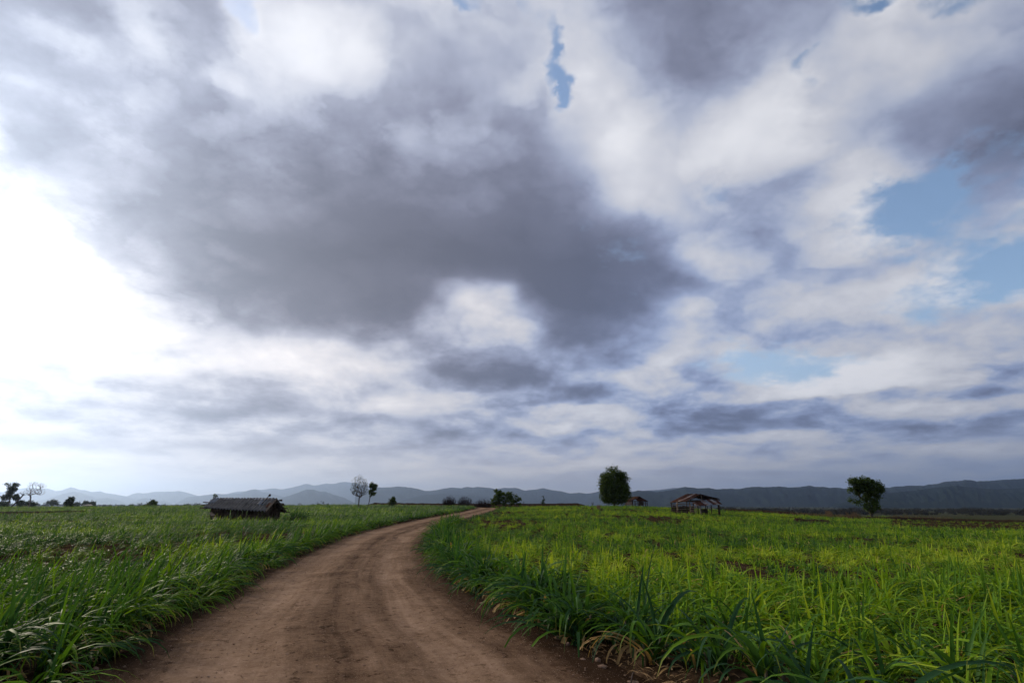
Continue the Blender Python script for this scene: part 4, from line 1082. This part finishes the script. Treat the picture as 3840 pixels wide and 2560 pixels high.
# ------------------------------------------------------------------ rusty sheds
def rusty_shed():
    G, B = at(2629, 1851.5, 82.6), at(2571, 1852, 87.4); GL, BL = at(2573, 1878, 81.0), at(2513, 1882, 85.8); GR, BR = at(2699, 1871, 84.8), at(2640, 1872, 89.4)
    c = (GL + BL + GR + BR) / 4; og = np.array([c[0], c[1], gz(c[0], c[1])])
    o = thing('rusty_shed', og, 'open pole shed with rusty gable roof and striped tin awning', 'shed')
    left, right = [B, G, GL, BL], [G, B, BR, GR]
    R_, F_, W_ = part('roof', o), part('roof_frame', o), part('wall', o)
    roof(left, 6, [(0, 1.0)], lambda t, k: ((M_RUST, M_RUST, M_RUST, M_RUSTZ, M_RUST, M_RUST)[k], pr.uniform(-.03, .03), 0), R_, og, 4, .03, .03)
    roof(right, 6, [(0, 1.0)], lambda t, k: (M_RUST, pr.uniform(-.03, .03), 0), R_, og, 4, .03, .03)
    aw = [at(2588, 1879, 81.9), at(2668, 1870.5, 83.3), at(2699, 1891, 81.6), at(2611, 1896.5, 79.9)]
    ms = (M_RUSTZ, M_RUST, M_RUST, M_RUSTZ, M_ZINC, M_RUST, M_RUSTZ)
    roof(aw, 7, [(0, 1.0)], lambda t, k: (ms[k], pr.uniform(-.04, .05), 0), part('awning', o), og, 3, .025, .03, 'awning_sheet')
    sheet('loose_sheet', [at(2679, 1873, 83.4), at(2692, 1875, 84), at(2708, 1890, 83.6), at(2694, 1889, 82.8)], M_RUST, o, og, 3, .03)
    dn = np.array([0, 0, -.1])
    pole('tie_beam', GL + dn, GR + dn, .07, M_WOOD, F_, og); pole('tie_beam', BL + dn, BR + dn, .07, M_WOOD, F_, og)
    pole('ridge_beam', B + dn, G + dn + (G - B) * .04, .06, M_WOOD, F_, og); pole('king_post', lerp(GL, GR, .45) + dn, G + dn, .055, M_WOODL, F_, og)
    for s in (left, right):
        for v in (.33, .66, .97): pole('purlin', quad(s, -.03, v) + dn, quad(s, 1.03, v) + dn, .04, M_WOOD, F_, og)
        for u in (.02, .5, .98): pole('rafter', quad(s, u, .0) + dn * 1.5, quad(s, u, 1.0) + dn * 1.5, .045, M_WOOD, F_, og)
    def post(px, top, D, r=.07, m=M_WOOD):
        t = at(px, top, D); pole('post', [t[0] + pr.uniform(-.06, .06), t[1], gz(t[0], t[1]) - .1], t, r, m, o, og)
    for px, top, D, r, m in ((2517, 1884, 85.4, .06, M_WOOD), (2539, 1881, 82.8, .085, M_WOODL), (2574, 1879, 81.2, .06, M_WOOD), (2585, 1879, 81.4, .08, M_WOODL), (2598, 1878, 86.2, .08, M_WOOD), (2609, 1896, 80.6, .06, M_WOODL),
                             (2625, 1895, 80.3, .085, M_WOODL), (2616, 1880, 86.4, .08, M_WOOD), (2644, 1884, 85.4, .08, M_WOOD), (2651, 1884, 87, .07, M_WOOD), (2667, 1892, 81.6, .08, M_WOOD), (2696, 1890, 82.2, .09, M_WOOD), (2690, 1874, 85.2, .08, M_WOOD)):
        post(px, top, D, r, m)
    for k, y in enumerate((1887, 1891, 1895, 1900, 1904, 1909, 1914, 1918)):
        pole('rail', at(2537 - pr.uniform(0, 3), y + pr.uniform(-1, 1), 82.5), at(2590 + pr.uniform(-4, 3), y + pr.uniform(-1.5, 1.5), 81.3), .035, M_WOODL if k % 2 else M_WOOD, W_, og)
    for y in (1892, 1901, 1908, 1914): pole('rail', at(2514, y, 85.6), at(2540, y + pr.uniform(0, 2), 82.7), .03, M_WOOD, W_, og)
    for y in (1898, 1906, 1913, 1919): pole('rail', at(2586, y - 2, 81.3), at(2613, y + pr.uniform(-1, 2), 80.4), .035, M_WOODL, W_, og)
    for y in (1889, 1896, 1903, 1910, 1917): pole('rail', at(2518, y, 86), at(2600, y + pr.uniform(-1, 1), 86.4), .035, M_WOOD, W_, og)
    for y in (1902, 1911): pole('rail', at(2664, y, 81.8), at(2700, y + 3, 82.3), .03, M_WOOD, W_, og)
    for k in range(4): plank('trough_board', at(2628, 1909 + 4 * k, 84), at(2652, 1909 + 4 * k, 84.2), [0, 0, 1], .15, .03, M_WOOD, o, og)
    for k in range(16): plank('wall_board', at(2520 + k * 5.2, 1921, 86.6), at(2520 + k * 5.2 + pr.uniform(-1, 1), 1893 + pr.uniform(0, 9), 86.6), [1, 0, 0], .19, .03, M_WOOD, W_, og)  # back boards added to make the open shed look darker and more solid
    pole('stick', at(2499, 1892, 85), at(2520, 1891, 85.4), .03, M_WOOD, o, og)
rusty_shed()
def small_shed():
    G, B = at(2397, 1860, 118), at(2366, 1862, 124); GL, BL = at(2371, 1876.5, 117), at(2342, 1878, 122.6); GR, BR = at(2429, 1877.5, 119), at(2396, 1878, 125)
    c = (GL + BL + GR + BR) / 4; og = np.array([c[0], c[1], gz(c[0], c[1])])
    o = thing('small_shed', og, 'small dark shed with rusty gable roof under the round-crowned tree', 'shed')
    left, right = [B, G, GL, BL], [G, B, BR, GR]
    R_, F_, W_ = part('roof', o), part('roof_frame', o), part('wall', o)
    roof(left, 5, [(0, 1.0)], lambda t, k: (M_RUST, pr.uniform(-.02, .02), 0), R_, og, 3, .03, .02); roof(right, 5, [(0, 1.0)], lambda t, k: (M_RUST, pr.uniform(-.02, .02), 0), R_, og, 3, .03, .02)
    dn = np.array([0, 0, -.1])
    pole('tie_beam', GL + dn, GR + dn, .06, M_WOOD, F_, og); pole('ridge_beam', B + dn, G + dn, .06, M_WOOD, F_, og)
    sheet('gable_sheet', [lerp(GL, G, .55), lerp(GR, G, .55), lerp(GR, GL, .06), lerp(GL, GR, .3)], M_RUST, o, og, 6, .03)
    for px, top, D in ((2372, 1877, 117.2), (2381, 1877, 117.4), (2392, 1876, 118), (2396, 1877, 123), (2411, 1877, 118.6), (2419, 1877, 118.8), (2347, 1879, 122), (2426, 1878, 119.2)):
        t = at(px, top, D); pole('post', [t[0], t[1], gz(t[0], t[1]) - .1], t, .09, M_WOOD, o, og)
    for k, y in enumerate((1879, 1883, 1887, 1891)): plank('wall_board', at(2345, y, 122.4), at(2374, y, 117.4), [0, 0, 1], .17, .03, M_WOOD, W_, og)
    for k, y in enumerate((1884, 1889)): pole('rail', at(2381, y, 117.5), at(2428, y + 1, 119.2), .04, M_WOOD, W_, og)
    for k in range(8): plank('wall_board', at(2398 + k * 2.1, 1895, 123.4), at(2398 + k * 2.1, 1878, 123.4), [1, 0, 0], .11, .03, M_WOOD, W_, og)
small_shed()
def far_barn():
    D = 350; og = foot(329, D)
    o = thing('far_barn', og, 'low dark barn far out on the plain among hazy trees', 'barn')
    a, b = at(312, 1891, D), at(342, 1890, D + 4); eL, eR = at(307, 1896, D - 3), at(349, 1895.5, D); bL, bR = at(316, 1896, D + 5), at(350, 1895, D + 9)
    roof([a, b, eR, eL], 6, [(0, 1.)], lambda t, k: (M_CEM, 0, 0), o, og, 3, .06, .02); roof([b, a, bL, bR], 6, [(0, 1.)], lambda t, k: (M_CEM, 0, 0), o, og, 3, .06, .02)
    for t in np.linspace(0, 1, 16):
        p = lerp(eL, eR, .04 + .92 * t) + [0, .8, -.1]; plank('wall_board', [p[0], p[1], gz(p[0], p[1]) - .2], p, [1, 0, 0], .42, .05, M_WOOD, o, og)
far_barn()

# ------------------------------------------------------------------ small things on the verges
def rock_mesh(seed):
    r = np.random.default_rng(seed); import bmesh
    bm = bmesh.new(); bmesh.ops.create_icosphere(bm, subdivisions=1, radius=1.)
    for v in bm.verts: v.co *= r.uniform(.7, 1.15); v.co.z *= .7
    me = bpy.data.meshes.new('stone'); bm.to_mesh(me); bm.free(); return me
ROCK = [rock_mesh(i) for i in range(5)]
for me in ROCK: me.materials.append(M_STONE)
def road_point(al_y, off):
    s = np.interp(al_y, RL[:, 1], _seg); cx, cy = np.interp(s, _seg, RL[:, 0]), np.interp(s, _seg, RL[:, 1]); nx, ny = np.interp(s, _seg, RN[:, 0]), np.interp(s, _seg, RN[:, 1])
    return cx + nx * off, cy + ny * off
def top_z(x, y):
    s = abs(road_coord(np.array([x]), np.array([y]))[0][0]) / float(half_at(y))
    return max(float(base_height(x, y)) + (.05 if s < .9 else .03), gz(x, y))
for i in range(22):
    y = pr.uniform(4.5, 14); off = float(half_at(y)) * pr.choice([1, 1, 1, -1]) * pr.uniform(.93, 1.08); x, yy = road_point(y, off)
    s = pr.uniform(.022, .05); o = link('stone', ROCK[i % 5], None, None, (x, yy, top_z(x, yy) + s * .3)); o.scale = (s * pr.uniform(.8, 1.4), s, s); o.rotation_euler = (0, 0, pr.uniform(0, 6))
    tag(o, 'brown stone lying on the verge between dirt road and cane', 'stone', 'stones on the road verge')
for i in range(18):
    y = pr.uniform(4.5, 22); sd = pr.choice([1, -1]); x, yy = road_point(y, float(half_at(y)) * sd * pr.uniform(.94, 1.08)); L = pr.uniform(.2, .6); a = math.atan2(1, -.3) + pr.uniform(-.7, .7); z = top_z(x, yy) + .03
    d = np.array([math.cos(a), math.sin(a), 0]) * L / 2
    V, F = tube([-d, np.array([pr.uniform(-.03, .03), pr.uniform(-.03, .03), .02]), d], [.009, .008, .005], 5)
    o = link('dry_stalk', mesh('dry_stalk', V, F, True), M_STRAW if pr.random() < .6 else M_TWIG, None, (x, yy, z))
    tag(o, 'dry broken cane stalk lying on the dirt road verge', 'cane stalk', 'dry cane stalks on the verge')
def litter():
    V, F = [], []; r = random.Random(80)
    for i in range(3400):
        y = 3.5 + 36 * r.random() ** 1.7; sd = r.choice([1, -1]); x, yy = road_point(y, sd * (float(half_at(y)) * 1.02 + abs(r.gauss(.12, .25)))); z = top_z(x, yy) + r.uniform(.005, .07)
        a = r.uniform(0, 6.28); L = r.uniform(.05, .22); w = r.uniform(.003, .009); d = np.array([math.cos(a), math.sin(a), r.uniform(-.2, .35)]); s = np.array([-math.sin(a), math.cos(a), r.uniform(-.4, .4)]) * w; p = np.array([x, yy, z]); o = len(V)
        V += [p - s, p + s, p + d * L * .5 + s * .8 + [0, 0, .015], p + d * L * .5 - s * .8 + [0, 0, .015], p + d * L]; F += [(o, o + 1, o + 2, o + 3), (o + 3, o + 2, o + 4)]
    return kind(tag(link('leaf_litter', mesh('leaf_litter', V, F), M_STRAW), 'dry straw and dead cane leaves strewn along the road edges', 'litter'), 'stuff')
litter()
def gravel():
    r = np.random.default_rng(81); V, F = [], []
    base = [np.array(v.co) for v in ROCK[0].vertices]; fc = [tuple(p.vertices) for p in ROCK[0].polygons]
    for i in range(3000):
        y = 4 + 22 * r.random() ** 2; a = r.uniform(-1, 1); a = np.sign(a) * (abs(a) ** .55)
        x, yy = road_point(y, float(half_at(y)) * a * 1.06); s = r.uniform(.003, .009) * (1.5 if r.random() < .08 else 1) * (1 + y * .03); z = float(base_height(x, yy)) + .05 * (1 - a * a) + .022; c, sn = math.cos(i), math.sin(i); o = len(V)
        V += [np.array([x + s * (v[0] * c - v[1] * sn), yy + s * (v[0] * sn + v[1] * c), z + s * v[2]]) for v in base]; F += [tuple(k + o for k in f) for f in fc]
    return kind(tag(link('gravel', mesh('gravel', V, F), M_STONE), 'loose grit and pebbles scattered over the dirt road', 'gravel'), 'stuff')
gravel()

# ------------------------------------------------------------------ the air
def haze():
    x, y0, y1, z0, z1 = 25800., -25800., 25800., -26., 850.
    V = [(a, b, c) for c in (z0, z1) for a, b in ((-x, y0), (x, y0), (x, y1), (-x, y1))]
    F = [(0, 3, 2, 1), (4, 5, 6, 7), (0, 1, 5, 4), (1, 2, 6, 5), (2, 3, 7, 6), (3, 0, 4, 7)]
    m = bpy.data.materials.new('haze'); m.use_nodes = True; t = NT(m.node_tree); t.n.remove(t.n['Principled BSDF'])
    pv = t.new('ShaderNodeVolumePrincipled'); pv.inputs['Density'].default_value = HAZE_DENSITY; pv.inputs['Color'].default_value = HAZE_COLOR; pv.inputs['Anisotropy'].default_value = .72
    t.l.new(pv.outputs[0], t.n['Material Output'].inputs['Volume'])
    o = link('haze', mesh('haze', V, F), m)
    return kind(tag(o, 'pale blue haze in the air over the plain and mountains', 'haze'), 'stuff')
HAZE_DENSITY, HAZE_COLOR = 7.2e-5, (.50, .68, 1., 1)
haze()
